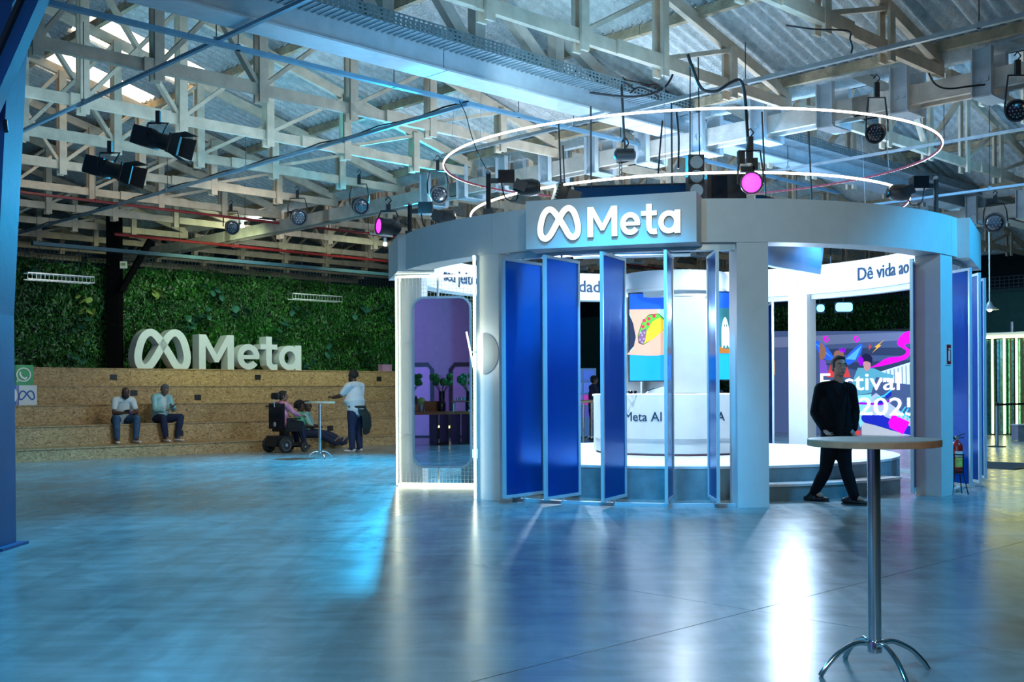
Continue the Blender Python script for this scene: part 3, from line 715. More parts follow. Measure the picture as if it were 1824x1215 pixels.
def ngon(parent, name, pts, mat, y, M=None):
    """flat print: polygon in screen units placed at depth y"""
    m = MB(); m.v = [tuple((M or Matrix.Identity(4)) @ Vector((x, y, z))) for x, z in pts]; m.f = [tuple(range(len(pts)))]
    return B(name, m, mat, parent, fix=False)
def em(name, col, s=1.0): return pm('screen_' + name, col, 0.4, var=0.04, emit=s, ecol=col)
def kiosk_screen(px0, px1, py0, py1, Y, rz, lab, kind):
    a = P((px0 + px1) / 2, py1, Y); s = thing('demo_screen', lab, 'screen', a, rz)
    w = (px1 - px0) / FPX * Y / math.cos(rz); h = (py1 - py0) / FPX * Y
    B('housing', MB().box((0, .04, h / 2), (w + .03, .06, h + .03)), M_black, s)
    e = 0.95
    T = Matrix.Diagonal((w, 1, h, 1)); q = lambda n, pts, c, d, st=e: ngon(s, n, [(x - .5, z) for x, z in pts], em(c[0], c[1], st), -d, T)
    q('display', [(0, 0), (1, 0), (1, 1), (0, 1)], ('sky', (0.01, 0.35, 0.95)), -.006)
    q('display_band', [(0, .82), (1, .82), (1, 1), (0, 1)], ('royal', (0.01, 0.10, 0.60)), -.004)
    if kind == 'taco':
        q('picture', [(0, .30), (1, .30), (1, .82), (0, .82)], ('aqua', (0.45, 0.75, 0.78)), -.002)
        body = cr([(.0, .82), (.08, .66), (.16, .5), (.10, .38), (.0, .33), (.0, .30), (.93, .30), (.96, .5), (.80, .64), (.76, .82)], 4)
        q('picture_figure', [(p.x, p.y) for p in body], ('skin', (0.72, 0.42, 0.30)), 0)
        q('picture_back', [(0, .34), (0, .76), (.10, .66), (.17, .5), (.12, .40)], ('night', (0.01, 0.02, 0.06)), .002)
        sh = [(.26, .44), (.24, .52), (.34, .66), (.52, .75), (.78, .76), (.92, .70), (.95, .60), (.80, .54), (.5, .45), (.38, .42)]
        q('taco_outline', [((x - .6) * 1.05 + .6, (z - .6) * 1.05 + .6) for x, z in sh], ('ink', (0.04, 0.02, 0.01)), .003)
        q('taco_lettuce', [(x, z + .0) for x, z in sh], ('lettuce', (0.10, 0.55, 0.05)), .004)
        q('taco_meat', [(.26, .44), (.24, .50), (.32, .58), (.46, .60), (.42, .46), (.36, .42)], ('meat', (0.20, 0.10, 0.22)), .005)
        q('taco_shell', [(.40, .43), (.46, .56), (.62, .68), (.80, .72), (.92, .69), (.95, .60), (.82, .54), (.60, .47)], ('shell', (0.90, 0.50, 0.03)), .006)
        for k, (x, z) in enumerate(((.40, .69), (.52, .71), (.66, .74), (.36, .62), (.50, .65))):
            q('tomato', [(x + .05 * math.cos(i * 1.05), z + .022 * math.sin(i * 1.05)) for i in range(6)], ('tomato', (0.75, 0.03, 0.08)), .007)
        for k, (x, z) in enumerate(((.28, .47), (.34, .52), (.31, .55), (.38, .48), (.40, .55), (.34, .44))):
            q('bean', [(x + .03 * math.cos(i * 1.05), z + .014 * math.sin(i * 1.05)) for i in range(6)], ('bean', (0.42, 0.30, 0.45)), .008)
    else:
        q('picture', [(0, .30), (1, .30), (1, .82), (0, .82)], ('teal', (0.03, 0.16, 0.18)), -.002)
        g = cr([(.30, .36), (.30, .60), (.42, .72), (.55, .60), (.60, .36), (.50, .40), (.44, .36), (.38, .40)], 4, True)
        q('ghost', [(p.x, p.y) for p in g], ('ghost', (0.75, 0.85, 0.82)), 0)
        for x in (.39, .47): q('ghost_eye', [(x + .018 * math.cos(i * 1.05), .62 + .02 * math.sin(i * 1.05)) for i in range(6)], ('ink', (0.04, 0.02, 0.01)), .002)
        q('pumpkins', [(.0, .30), (.0, .36), (.15, .40), (.3, .36), (.6, .35), (.75, .39), (1, .37), (1, .30)], ('orange', (0.40, 0.13, 0.02)), .003)
    return s
kiosk_screen(1122, 1188, 523, 678, 15.95, R(-6), 'upright kiosk screen showing a taco drawing on skin', 'taco')
kiosk_screen(1270, 1322, 521, 676, 15.98, R(16), 'upright kiosk screen showing a small white ghost', 'ghost')
# phones and glasses on the counter
for k, px in enumerate((1118, 1128, 1284)):
    t = thing('demo_glasses', ['dark glasses lying at the left end of the kiosk counter', 'dark glasses beside the stand under the taco screen', 'dark glasses lying under the ghost screen'][k], 'glasses', P(px, 693, 15.45), R(20 * k))
    t.location.z = 1.277
    for s_ in (-1, 1):
        B('lens', MB().lathe([(.024, 0), (.024, .006)], n=12, axis='y'), M_blackg, t, loc=(.032 * s_, 0, .022))
        B('temple', MB().bar((.056 * s_, 0, .03), (.050 * s_, .13, .012), .005, .008), M_blackg, t)
    B('bridge', MB().bar((-.01, 0, .03), (.01, 0, .03), .005, .005), M_blackg, t)
t = thing('product_stand', 'low slanted white product stand on the kiosk counter', 'stand', Vector((K.x - .42, K.y - .98, 1.277)))
B('wedge', MB().prism([(-.14, 0), (.14, 0), (.14, .10), (-.10, .03)], .16), M_drum, t); B('edge_strip', MB().bar((-.12, -.01, .035), (-.02, -.01, .075), .01, .012), M_blackg, t)

# white side desk left of kiosk
t = thing('side_plinth', 'plain white plinth at the left side of the round kiosk', 'plinth', P(1069, 785, 16.9)); t.location.z = .40
B('body', MB().box((.1, 0, .42), (.36, .5, .84)), M_drum, t); B('top', MB().box((.1, 0, .855), (.40, .54, .03)), M_drum, t)

# ================================================================== pivoting blue panels
def pivot_panel(pa, pb, lab, z0=.07, z1=2.88, th=.035, first=None, grp='pivoting blue panels'):
    pa, pb = Vector((pa[0], pa[1], 0)), Vector((pb[0], pb[1], 0)); c = (pa + pb) / 2; d = pb - pa; L = d.length; rz = math.atan2(d.y, d.x)
    t = thing('pivot_panel', lab, 'panel', c, rz, grp); h = z1 - z0; f = .035
    B('acrylic_sheet', MB().box((0, 0, (z0 + z1) / 2), (L - 2 * f, .008, h - 2 * f)), M_acr, t)
    for s_ in (-1, 1): B('stile', MB().box((s_ * (L - f) / 2, 0, (z0 + z1) / 2), (f, th, h)), M_alu, t)
    for z in (z0 + f / 2, z1 - f / 2): B('rail', MB().box((0, 0, z), (L - 2 * f, th, f)), M_alu, t)
    B('pivot_pin', MB().tube([(0, 0, .035), (0, 0, z0)], .014, 8), M_alu, t); B('pivot_pin', MB().tube([(0, 0, z1), (0, 0, 2.92)], .014, 8), M_alu, t)
    return t
def on(px, Y): p = P(px, 700, Y); return (p.x, p.y)
fr = [((896, 12.75), (968, 13.38)), ((970, 12.52), (1032, 13.16)), ((1072, 12.25), (1114, 12.94)), ((1186, 12.11), (1198, 12.79)), ((1279, 12.09), (1262, 12.79))]
nm = ['first blue panel next to the left front pillar, set nearly edge to edge', 'second blue panel from the left front pillar', 'third blue panel, left of the taco screen', 'narrow-looking fourth blue panel in front of the kiosk', 'fifth blue panel seen almost edge-on beside the middle pillar']
for (a, b), l in zip(fr, nm): pivot_panel(on(*a), on(*b), l)
# side and rear bays
def radial(th, turn, lab, L=.72):
    c = PC + cp(th, 4.0, 0); a = R(th) + turn; d = Vector((math.sin(a), -math.cos(a), 0)) * (L / 2)
    return pivot_panel((c.x - d.x, c.y - d.y), (c.x + d.x, c.y + d.y), lab)
c = PC + cp(41, 4.0, 0)
pivot_panel(on(1631, 13.75), on(1624, 13.1), 'blue panel seen edge-on against the left face of the right pillar')
for k, (x0, Y0_, x1, Y1_) in enumerate(((1692, 14.35, 1730, 13.9), (1716, 15.1, 1746, 14.5), (1734, 15.9, 1755, 15.2))):
    pivot_panel(on(x0, Y0_), on(x1, Y1_), ['blue panel directly behind the fire extinguisher', 'middle one of three blue panels right of the right pillar', 'farthest blue panel at the right edge of the pavilion'][k], z1=2.86)
radial(146, R(28), 'blue panel in the rear bay left of the rear right pillar', .7)
for k, th in enumerate((156, 166)): radial(th, R(20), ['blue rear panel just right of the kiosk', 'blue rear panel hidden behind the kiosk'][k])

# ================================================================== hanging screens above the kiosk
M_hs = pm('hanging_screen_back', (0.004, 0.05, 0.14), 0.12, spec=0.3, var=0.08)
def hang_screen(pts, zt_, zb, tilt, lab):
    a, b = Vector(pts[0]), Vector(pts[1]); c = (a + b) / 2; d = b - a; rz = math.atan2(d.y, d.x); L = d.length
    t = thing('hanging_screen', lab, 'screen', (c.x, c.y, (zt_ + zb) / 2), rz); h = zt_ - zb; Rm = Matrix.Rotation(tilt, 3, 'X')
    B('panel', MB().box((0, 0, 0), (L, .09, h), Rm), M_hs, t); B('edge_trim', MB().box(Rm @ Vector((0, -.01, -h / 2)), (L + .01, .11, .015), Rm), M_alu, t)
    B('edge_trim', MB().box(Rm @ Vector((0, -.01, h / 2)), (L + .01, .11, .015), Rm), M_black, t)
    for s_ in (-.35, .35): B('hanger_cable', MB().tube([(L * s_, 0, h * .48), (L * s_, .05, 5.2 - (zt_ + zb) / 2)], .012, 6), M_black, t)
    return t
hang_screen((P(1022, 300, 14.9), P(1228, 300, 14.7)), 4.10, 3.12, R(-9), 'dark blue hanging screen behind the illuminated sign')
hang_screen((P(1345, 300, 15.0), P(1462, 300, 16.6)), 3.98, 3.06, R(8), 'dark blue hanging screen angled to the right above the entrance')
hang_screen((P(1000, 300, 15.4), P(1010, 300, 17.6)), 3.7, 3.1, R(6), 'dark blue hanging screen on the left side above the kiosk')

# ================================================================== glowing rings
def led_ring(lab, px, Yc, r, z, tilt, rt=.021):
    c = P(px, 300, Yc); t = thing('light_ring', lab, 'light', (c.x, c.y, z)); t.rotation_euler = (tilt, R(-.6), 0)
    n = 128; p = [Vector((r * math.cos(2 * math.pi * k / n), r * math.sin(2 * math.pi * k / n), 0)) for k in range(n)]
    m = MB()
    for k in range(n):
        a = 2 * math.pi * k / n; e = Vector((math.cos(a), math.sin(a), 0))
        for dr, dz in ((.0, -rt), (rt * .9, -rt * .75), (rt * 1.2, 0), (rt * .9, rt * .75), (0, rt)): m.v.append(tuple(e * (r + dr) + Vector((0, 0, dz))))
    for k in range(n):
        for q in range(4): a, b = k * 5 + q, ((k + 1) % n) * 5 + q; m.f.append((a, b, b + 1, a + 1))
    B('glowing_strip', m, M_ring, t)
    m = MB()
    for k in range(n):
        a = 2 * math.pi * k / n; e = Vector((math.cos(a), math.sin(a), 0))
        for dr, dz in ((-.018, -rt), (-.001, -rt), (-.001, rt), (-.018, rt)): m.v.append(tuple(e * (r + dr) + Vector((0, 0, dz))))
    for k in range(n):
        for q in range(4): a, b, l = k * 4, ((k + 1) % n) * 4, (q + 1) % 4; m.f.append((a + q, b + q, b + l, a + l))
    B('backing_band', m, M_darkred, t)
    for k in range(6):
        a = 2 * math.pi * k / 6 + .3; q = Vector((r * math.cos(a), r * math.sin(a), 0)); B('hanger_wire', MB().tube([q, q * .98 + Vector((0, 0, 5.6 - z))], .003, 4), M_galv, t)
    return t
led_ring('upper and larger glowing ring hanging over the pavilion', 1219, 16.5, 3.62, 4.74, R(1.6), .014)
led_ring('lower and smaller glowing ring just above the pavilion fascia', 1217, 16.4, 3.18, 3.97, R(.4), .015)

# ================================================================== mesh bay with mirror, neon outline
MPHI = R(9); MO = G(711, 866)   # left foot of the frame
t = thing('mesh_screen', 'white wire mesh screen framed by neon tubes in the left bay', 'screen', MO, -MPHI)
rgt = P(845, 866, 1); th_ = math.tan(MPHI)
# right end on the sight line px 846
a_, _ = ray(846, 700); s_ = (a_ * MO.y - MO.x) / (math.cos(MPHI) + a_ * math.sin(MPHI)); MW = s_; MH = 2.93
for x in (0.02, MW * .52, MW): B('mesh_post', MB().box((x, .02, MH / 2), (.03, .03, MH)), M_white, t)
for z in (.03, .72, 2.0, MH): B('mesh_rail', MB().box((MW * .25 if .1 < z < 2.5 else MW / 2, .02, z), (MW * .5 if .1 < z < 2.5 else MW, .025, .03)), M_white, t)
wm = MB()
for x in np.arange(.05, MW, .052): wm.box((x, .0, MH / 2), (.004, .004, MH))
for z in np.arange(.05, MH, .052): wm.box((MW / 2, 0, z), (MW, .004, .004))
o = B('mesh_wires', wm, M_white, t, fix=False); o['kind'] = 'stuff'
n_ = thing('neon_outline', 'bright neon tube outline around the left mesh bay', 'light', MO, -MPHI)
B('left_tube', MB().tube([(-.02, -.03, .02), (-.02, -.03, MH)], .014, 8), M_neon, n_); B('top_tube', MB().tube([(0, -.03, MH), (MW, -.03, MH)], .010, 8), M_neon, n_)
B('bottom_tube', MB().tube([(0, -.03, .018), (MW, -.03, .018)], .014, 8), M_neon, n_)
pl_ = thing('neon_strip', 'tall bright neon strip on the left edge of the left front pillar', 'light', G(846, 890))
B('tube', MB().tube([(0, 0, .01), (0, 0, 2.98)], .011, 8), M_neon, pl_)
B('channel', MB().box((.012, .018, 1.49), (.03, .018, 2.98)), M_alu, pl_)
# mirror: rounded rectangle
mw0, mw1 = 738, 840
def along(px): a_, _ = ray(px, 700); return (a_ * MO.y - MO.x) / (math.cos(MPHI) + a_ * math.sin(MPHI))
x0, x1 = along(mw0), along(mw1); mz0, mz1 = P(790, 833, 15.1).z, P(790, 529, 15.1).z
MT = MO + Matrix.Rotation(-MPHI, 3, 'Z') @ Vector(((x0 + x1) / 2, -.05, (mz0 + mz1) / 2)); mwid, mhei = x1 - x0, mz1 - mz0
mir = thing('wall_mirror', 'tall mirror with rounded corners and pale frame hung on the mesh', 'mirror', MT, -MPHI)
def rrect(w, h, r, n=8):
    pts = []
    for cx, cz, a0 in ((w / 2 - r, h / 2 - r, 0), (-w / 2 + r, h / 2 - r, 90), (-w / 2 + r, -h / 2 + r, 180), (w / 2 - r, -h / 2 + r, 270)):
        for k in range(n + 1): a = R(a0 + 90 * k / n); pts.append((cx + r * math.cos(a), cz + r * math.sin(a)))
    return pts
B('glass', MB().prism(rrect(mwid - .02, mhei - .02, .15), .01), M_mirror, mir)
B('frame', MB().ribbon(rrect(mwid, mhei, .16), .028, .035, True, None, -.015), M_alu, mir, smooth=False)
# half-round patch painting the glow on the pillar, and slim bright disc edge-on
h_ = thing('disc_lamp', 'thin bright disc lamp seen edge-on beside the mirror', 'light', P(838, 627, 13.3))
B('disc', MB().lathe([(.25, -.01), (.25, .01)], n=40, axis='x'), M_disc, h_, rot=(0, R(-11), R(2)))
B('arm', MB().bar((0, .02, 0), (.07, .03, 0), .02, .02), M_alu, h_)
hf = thing('half_disc_glow', 'pale half-round patch painting the glow on the left front pillar', 'plate', PC + cp(-39.8, RO - .012, 1.78), R(-39.8))
B('plate', MB().prism([(-.17 + .25 * math.cos(R(a)), .25 * math.sin(R(a))) for a in range(-90, 91, 6)], .012, None, -.008), pm('half_disc_glow_paint', (0.30, 0.32, 0.32), 0.8, var=0.03), hf)  # glow on the pillar face put in as a pale half disc
# fire extinguisher, its stand and sign
ex = G(1705, 880); t = thing('fire_extinguisher', 'red fire extinguisher with black hose beside the right pillar', 'extinguisher', (ex.x, ex.y, .27))
M_ext = pm('extinguisher_red', (0.45, 0.012, 0.01), 0.3, var=0.05); M_lab = pm('extinguisher_label', (0.55, 0.55, 0.12), 0.5, var=0.3, scale=40)
B('cylinder', MB().lathe([(.055, 0), (.068, .01), (.070, .33), (.055, .37), (.025, .39), (.02, .41)], n=20), M_ext, t, smooth=True)
B('label', MB().arc(.0715, .0725, .07, .19, -42, 42, 10), M_lab, t); B('label', MB().arc(.0715, .0725, .20, .27, -42, 42, 10), M_whitep, t)
B('valve', MB().box((0, 0, .43), (.035, .035, .05)), M_galv, t); B('handle', MB().bar((-.01, 0, .45), (.09, -.02, .49), .02, .012), M_black, t); B('handle', MB().bar((-.01, 0, .43), (.08, -.02, .44), .02, .012), M_black, t)
B('hose', MB().tube(cr([(-.02, 0, .42), (-.07, -.02, .45), (-.13, -.02, .42), (-.12, -.03, .35), (-.06, -.04, .33)], 5), .012, 8), M_black, t, smooth=True)
t = thing('extinguisher_stand', 'black wire floor stand holding the fire extinguisher', 'stand', (ex.x, ex.y, 0))
for z in (.26, .33 - .03): B('hoop', MB().tube([(.08 * math.cos(k * .4), .08 * math.sin(k * .4), z) for k in range(16)], .007, 6, True), M_black, t)
B('hoop', MB().tube([(.08 * math.cos(k * .4), .08 * math.sin(k * .4), .50) for k in range(16)], .008, 6, True), M_black, t)
for k in range(4):
    a = R(45 + 90 * k); B('leg', MB().tube([(.08 * math.cos(a), .08 * math.sin(a), .50), (.08 * math.cos(a), .08 * math.sin(a), .26), (.14 * math.cos(a), .14 * math.sin(a), 0)], .007, 6), M_black, t)
B('platform', MB().lathe([(.078, .255), (.078, .262)], n=16), M_black, t)
sp = P(1690, 630, 13.32); th = R(46.5)
t = thing('extinguisher_sign', 'small red and white sign with extinguisher symbol on the right pillar', 'sign', PC + cp(46.5, RO - .012, sp.z) + Vector((math.cos(th), math.sin(th), 0)) * .0, th)
B('plate', MB().box((0, 0, 0), (.15, .012, .27)), M_whitep, t); B('red_field', MB().box((0, -.008, 0), (.12, .006, .24)), M_ext, t)
B('symbol', MB().box((0, -.013, -.02), (.045, .004, .13)), M_whitep, t); B('symbol', MB().box((0.01, -.013, .065), (.05, .004, .02)), M_whitep, t)
t = thing('door_wedge_board', 'small beige board leaning against the right pillar foot', 'board', G(1697, 876))
B('board', MB().prism([(-.06, 0), (.02, 0), (.02, .40), (-.02, .44), (-.06, .40)], .02), pm('beige_board', (.45, .38, .30), .6), t)
# ================================================================== stepped seating of strand board
BV = 21.68; RISE = .4175; RUN = .85; Z1s = .245
bl = thing('stepped_seating', 'five wide seating steps clad in strand board along the plant wall', 'bleacher', W(6, BV, 0))
SB = lambda u, v, z: HU * (u - 6) + HV * (v - BV) + Vector((0, 0, z))
U0, U1 = 5.4, 21.6
for k in range(5):
    zt0 = 0 if k == 0 else Z1s + RISE * (k - 1); zt1 = Z1s + RISE * k; v = BV + RUN * k
    off = [0, .7, 1.5, .3, 1.1][k]; u = U0 - off
    while u < U1:
        a, b = max(u, U0), min(u + 2.44, U1)
        if b - a > .05:
            B('riser_board', MB().bar(SB(a, v, (zt0 + zt1) / 2 - .012), SB(b - .005, v, (zt0 + zt1) / 2 - .012), .02, zt1 - zt0 - .02), M_osb, bl)
            B('tread_board', MB().bar(SB(a, v + (RUN if k < 4 else 1.3) / 2 - .02, zt1 - .011), SB(b - .005, v + (RUN if k < 4 else 1.3) / 2 - .02, zt1 - .011), (RUN if k < 4 else 1.3) + .02, .022), M_osb, bl)
        u += 2.44
M_nose = pm('step_nosing', (0.20, 0.16, 0.12), 0.5)
for k in range(4):
    zt1 = Z1s + RISE * k; v = BV + RUN * k - .015; B('nosing', MB().bar(SB(U0, v, zt1 - .012), SB(U1, v, zt1 - .012), .02, .028), M_nose, bl)
for px, py, k in ((202, 672, 4), (238, 700, 3), (459, 672, 4), (588, 763, 1), (320, 772, 1), (675, 675, 4), (352, 708, 3)):
    q = PV(px, py, BV + RUN * k - .012); t = q - bl.location
    B('socket_box', MB().bar(t - HU * .085, t + HU * .085, .02, .13), M_black, bl)
# end cheek
B('end_board', MB().bar(SB(U0, BV, .12), SB(U0, BV + 5, .12), .02, .24), M_osb, bl)

# ================================================================== plant walls
def leaf_field(n, u0, u1, v, z0, z1, along_u=True, smin=.035, smax=.11, hang=.35, sgn=-1, depth=.28):
    rng = np.random.default_rng(int(u0 * 10 + n)); u = rng.uniform(u0, u1, n); z = rng.uniform(z0, z1, n) + rng.normal(0, .04, n)
    # lumps make the wall swell and sink
    d = depth * (.5 + .5 * np.sin(u * 3.1 + 2 * np.sin(z * 2.7)) * np.cos(z * 3.7 + u * 1.3)) * rng.uniform(.2, 1, n)
    s = rng.uniform(smin, smax, n); lum = np.sin(u * 1.7 + z * 2.3) + np.sin(u * .9 - z * 4.1)
    s = s * np.where(lum > .6, 1.5, 1.0); thin = rng.random(n) < hang
    asp = np.where(thin, .10, .42); s = np.where(thin, s * 1.7, s)
    ang = np.where(thin, rng.normal(-1.57, .25, n), rng.uniform(0, 6.28, n)); tilt = rng.normal(0, .5, n)
    dx, dz = np.cos(ang), np.sin(ang); nx, nz = -dz, dx
    V = np.zeros((n, 4, 3))
    def put(i, a, b, out): V[:, i, 0] = u + dx * s * a + nx * s * b; V[:, i, 1] = -d - out; V[:, i, 2] = z + dz * s * a + nz * s * b
    put(0, -.5, 0, 0); put(1, 0, asp * .5, s * .25 * (1 + tilt)); put(2, .5, 0, s * .1 * tilt); put(3, 0, -asp * .5, s * .25 * (1 - tilt))
    V = V.reshape(-1, 3); out = np.zeros_like(V)
    if along_u: X, Y_ = V[:, 0], v + V[:, 1]
    else: X, Y_ = v + V[:, 1], V[:, 0]
    out[:, 0] = X * .717 - Y_ * .697; out[:, 1] = X * .697 + Y_ * .717; out[:, 2] = V[:, 2]
    me = bpy.data.meshes.new('foliage'); me.vertices.add(4 * n); me.vertices.foreach_set('co', out.ravel())
    me.loops.add(4 * n); me.loops.foreach_set('vertex_index', np.arange(4 * n, dtype=np.int32))
    me.polygons.add(n); me.polygons.foreach_set('loop_start', np.arange(0, 4 * n, 4, dtype=np.int32)); me.polygons.foreach_set('loop_total', np.full(n, 4, dtype=np.int32))
    me.update(calc_edges=True); me.materials.append(M_leaf); return me
def big_leaf_mesh(mat, name):
    m = MB(); pts = [(0, 0), (.2, .26), (.5, .38), (.8, .24), (1, 0)]
    for x, w_ in pts: m.v += [(x, -w_, .10 * math.sin(x * 3) - w_ * .25), (x, 0, .12 * math.sin(x * 3)), (x, w_, .10 * math.sin(x * 3) - w_ * .25)]
    for i in range(4):
        for q in range(2): a = i * 3 + q; m.f.append((a, a + 1, a + 4, a + 3))
    return m.mesh(name, mat, True)
def fern_mesh():
    m = MB()
    for f in range(7):
        a = R(-75 + 25 * f); c_, s_ = math.cos(a), math.sin(a)
        for i in range(9):
            t = i / 9; x = t * 1.0; y = .28 * math.sin(t * 2.6) - .25 * t * t; w_ = .17 * math.sin(math.pi * (t * .9 + .08)) + .02
            for sg in (-1, 1):
                p = [(x, 0, y), (x + .06, 0, y), (x + .08, w_ * sg, y - .04)]
                n = len(m.v); m.v += [(px_ * s_ - py_ * c_, px_ * c_ + py_ * s_, z_) for px_, py_, z_ in p]; m.f.append((n, n + 1, n + 2))
    return m.mesh('fern_clump', M_fern, True)
BL, PL_, FE = big_leaf_mesh(M_leafbig, 'broad_leaf'), big_leaf_mesh(M_leafpale, 'pale_leaf'), fern_mesh()
def plant_wall(lab, a, b, v, z0, z1, n, along_u, nl, nf):
    t = thing('plant_wall', lab, 'plants', (0, 0, 0)); t.location = W(a, v, 0) if along_u else W(v, a, 0); L = t.location
    f = (lambda s_, o_, z: W(s_, v + o_, z) - L) if along_u else (lambda s_, o_, z: W(v + o_, s_, z) - L)
    B('backing', MB().bar(f(a, .08, (z0 + z1) / 2), f(b, .08, (z0 + z1) / 2), .1, z1 - z0), M_soil, t)
    me = leaf_field(n, a, b, v, z0, z1, along_u); me.transform(Matrix.Translation(-L)); o = obj('foliage', me, t); o['kind'] = 'stuff'
    rnd = random.Random(int(n + a)); fz = math.atan2(-HV.y, -HV.x) if along_u else math.atan2(-HU.y, -HU.x)
    ck = [(rnd.uniform(a, b), rnd.uniform(z0 + .2, z1 - .2)) for _ in range(nl // 7)]
    for i in range(nl):
        cu, cz = ck[i % len(ck)]; pale = (i % len(ck)) % 5 == 0; g = rnd.uniform(.75, 1.35) * .22
        q = f(cu + rnd.gauss(0, .16), -.30 - rnd.random() * .08, cz + rnd.gauss(0, .14))
        obj('pale_leaf' if pale else 'broad_leaf', PL_ if pale else BL, t, q, (rnd.uniform(-.8, .8), rnd.uniform(-.2, 1.3), fz + rnd.uniform(-1.5, 1.5)), (g, g, g))
    for i in range(nf):
        q = f(rnd.uniform(a, b), -.22, rnd.uniform(z0 + .3, z1) if i % 2 else z1 - .12 + rnd.random() * .1); g = rnd.uniform(.35, .6)
        obj('fern_clump', FE, t, q, (rnd.uniform(-.3, .3), rnd.uniform(-.3, .3), fz - R(90) + rnd.uniform(-.4, .4)), (g, g, g))
    return t
PVV = 26.4
plant_wall('dense green plant wall above the seating steps at left', 6.5, 24.0, PVV, 1.90, 4.42, 60000, True, 230, 90)
plant_wall('darker plant wall behind the big video screen', 14.2, 27.0, 34.1, .6, 4.25, 24000, False, 110, 40)
# net strip over the plants
t = thing('shade_net', 'dark net strip stretched along the top of the plant wall', 'net', W(6.5, 26.6, 4.4))
m = MB()
for s_ in np.arange(0, 20, .10): m.bar(HU * s_ + Vector((0, 0, 0)), HU * s_ + Vector((0, 0, .38)), .012, .012, up=HV)
for z in np.arange(0, .39, .075): m.bar(Vector((0, 0, z)), HU * 20 + Vector((0, 0, z)), .012, .010)
M_net = pm('net_cord', (0.02, 0.035, 0.05), 0.7); o = B('netting', m, M_net, t, fix=False); o['kind'] = 'stuff'
t = thing('shade_net', 'dark net strip above the green wall at the far right', 'net', W(34.0, 0, 4.3))
m = MB()
for s_ in np.arange(0, 28, .14): m.bar(HV * s_, HV * s_ + Vector((0, 0, .45)), .02, .02, up=HU)
for z in np.arange(0, .46, .11): m.bar(Vector((0, 0, z)), HV * 28 + Vector((0, 0, z)), .02, .02)
o = B('netting', m, M_net, t, fix=False); o['kind'] = 'stuff'
# steel frame members above the plants
t = thing('dark_post', 'black steel post with slanting brace in front of the plant wall', 'post', PV(205, 655, 26.0)); t.location.z = 1.92
B('post', MB().box((0, 0, 1.9), (.30, .30, 3.8)), M_matte, t)
q = PV(215, 520, 25.6) - t.location; q2 = PV(268, 428, 25.6) - t.location
B('brace', MB().bar(q, q2, .13, .13), M_matte, t)
t = thing('exit_box', 'small pale sign box fixed on the dark post', 'sign', PV(220, 472, 25.7))
B('case', MB().box((0, 0, 0), (.16, .05, .17)), M_white, t); B('face', MB().box((0, -.03, .01), (.11, .01, .06)), M_leafpale, t)

# ================================================================== large standing letters
fl = thing('standing_letters', 'large pale foam looped-band logo and wordmark standing on the top step', 'sign', (0, 0, 0))
LV = BV + RUN * 4 + .32; pA = PV(243, 655, LV); pB = PV(537, 655, LV); ua, ub = uv(pA)[0], uv(pB)[0]; zt_ = Z1s + RISE * 4
fl.location = W(ua, LV, zt_); fl.rotation_euler = (0, 0, UROT); hh = (ub - ua) / 4.79
zpx = PV(372, 596, LV).z - zt_
Ms = Matrix.Diagonal((1, 1, zpx / hh, 1))
for nm_, g in zip(('logo', 'letter', 'letter', 'letter', 'letter'), wordmark(hh, .34, Ms, 0)): B(nm_, g, M_letter3d, fl)

# logo cubes at left
def cube(lab, px0, px1, k, z, sz, col, face, du=0.0, mat2=None):
    v = BV + RUN * k + .12; a = PV(px0, 700, v); u = uv(a)[0]; t = thing('logo_cube', lab, 'cube', W(u, v, z), UROT)
    B('cube_body', MB().box((sz / 2, sz / 2, sz / 2), (sz, sz, sz)), col, t)
    for pts, w_, cl, mat_ in face:
        B('printed_line', MB().ribbon([(p[0] * sz, p[1] * sz) for p in pts], w_ * sz, .006, cl, None, -.006), mat_, t)
    return t
circ = lambda cx, cy, r, n=24: [(cx + r * math.cos(6.2832 * k / n), cy + r * math.sin(6.2832 * k / n)) for k in range(n)]
M_cgreen = pm('cube_green', (0.01, 0.28, 0.06), 0.4); M_cblue = pm('cube_blue', (0.01, 0.06, 0.60), 0.4); M_cwhite = pm('cube_white', (0.62, 0.68, 0.72), 0.5, var=0.03)
M_lblue = pm('print_blue', (0.01, 0.09, 0.32), 0.5)
szc = .42; zc = Z1s + RISE * 2
lp = [(.10 + .80 * a, .28 + .44 * b) for a, b in [(p.x, p.y) for p in cr([(a, b) for a, b in LOOP], 4, True)]]
cube('white cube with blue looped-band logo on the third step', 29, 0, 2, zc, szc, M_cwhite, [(lp, .07, True, M_lblue)])
ph = [(.36, .66), (.35, .52), (.45, .38), (.60, .31), (.68, .40)]
cube('green cube with white telephone bubble logo stacked on the others', 23, 0, 2, zc + szc + .001, szc, M_cgreen, [(circ(.52, .52, .33), .055, True, M_whitep), (ph, .09, False, M_whitep), ([(.26, .36), (.18, .16), (.36, .24)], .05, False, M_whitep)])
ff = [(.66, .86), (.55, .86), (.48, .80), (.46, .70), (.46, .12)]
c3 = cube('blue cube with white letter f half hidden by the column', -4, 0, 2, zc, szc, M_cblue, [(circ(.5, .5, .22), .44, True, M_whitep), (ff, .12, False, M_lblue), ([(.30, .56), (.66, .56)], .11, False, M_lblue)])
c4 = cube('second green cube behind the column edge', -8, 0, 2, zc + szc + .001, szc, M_cgreen, [(circ(.5, .5, .33), .055, True, M_whitep)])
t = thing('small_pink_box', 'small pinkish box left on the top step near the pavilion', 'box', PV(686, 660, BV + RUN * 4 + .2)); t.location.z = Z1s + RISE * 4
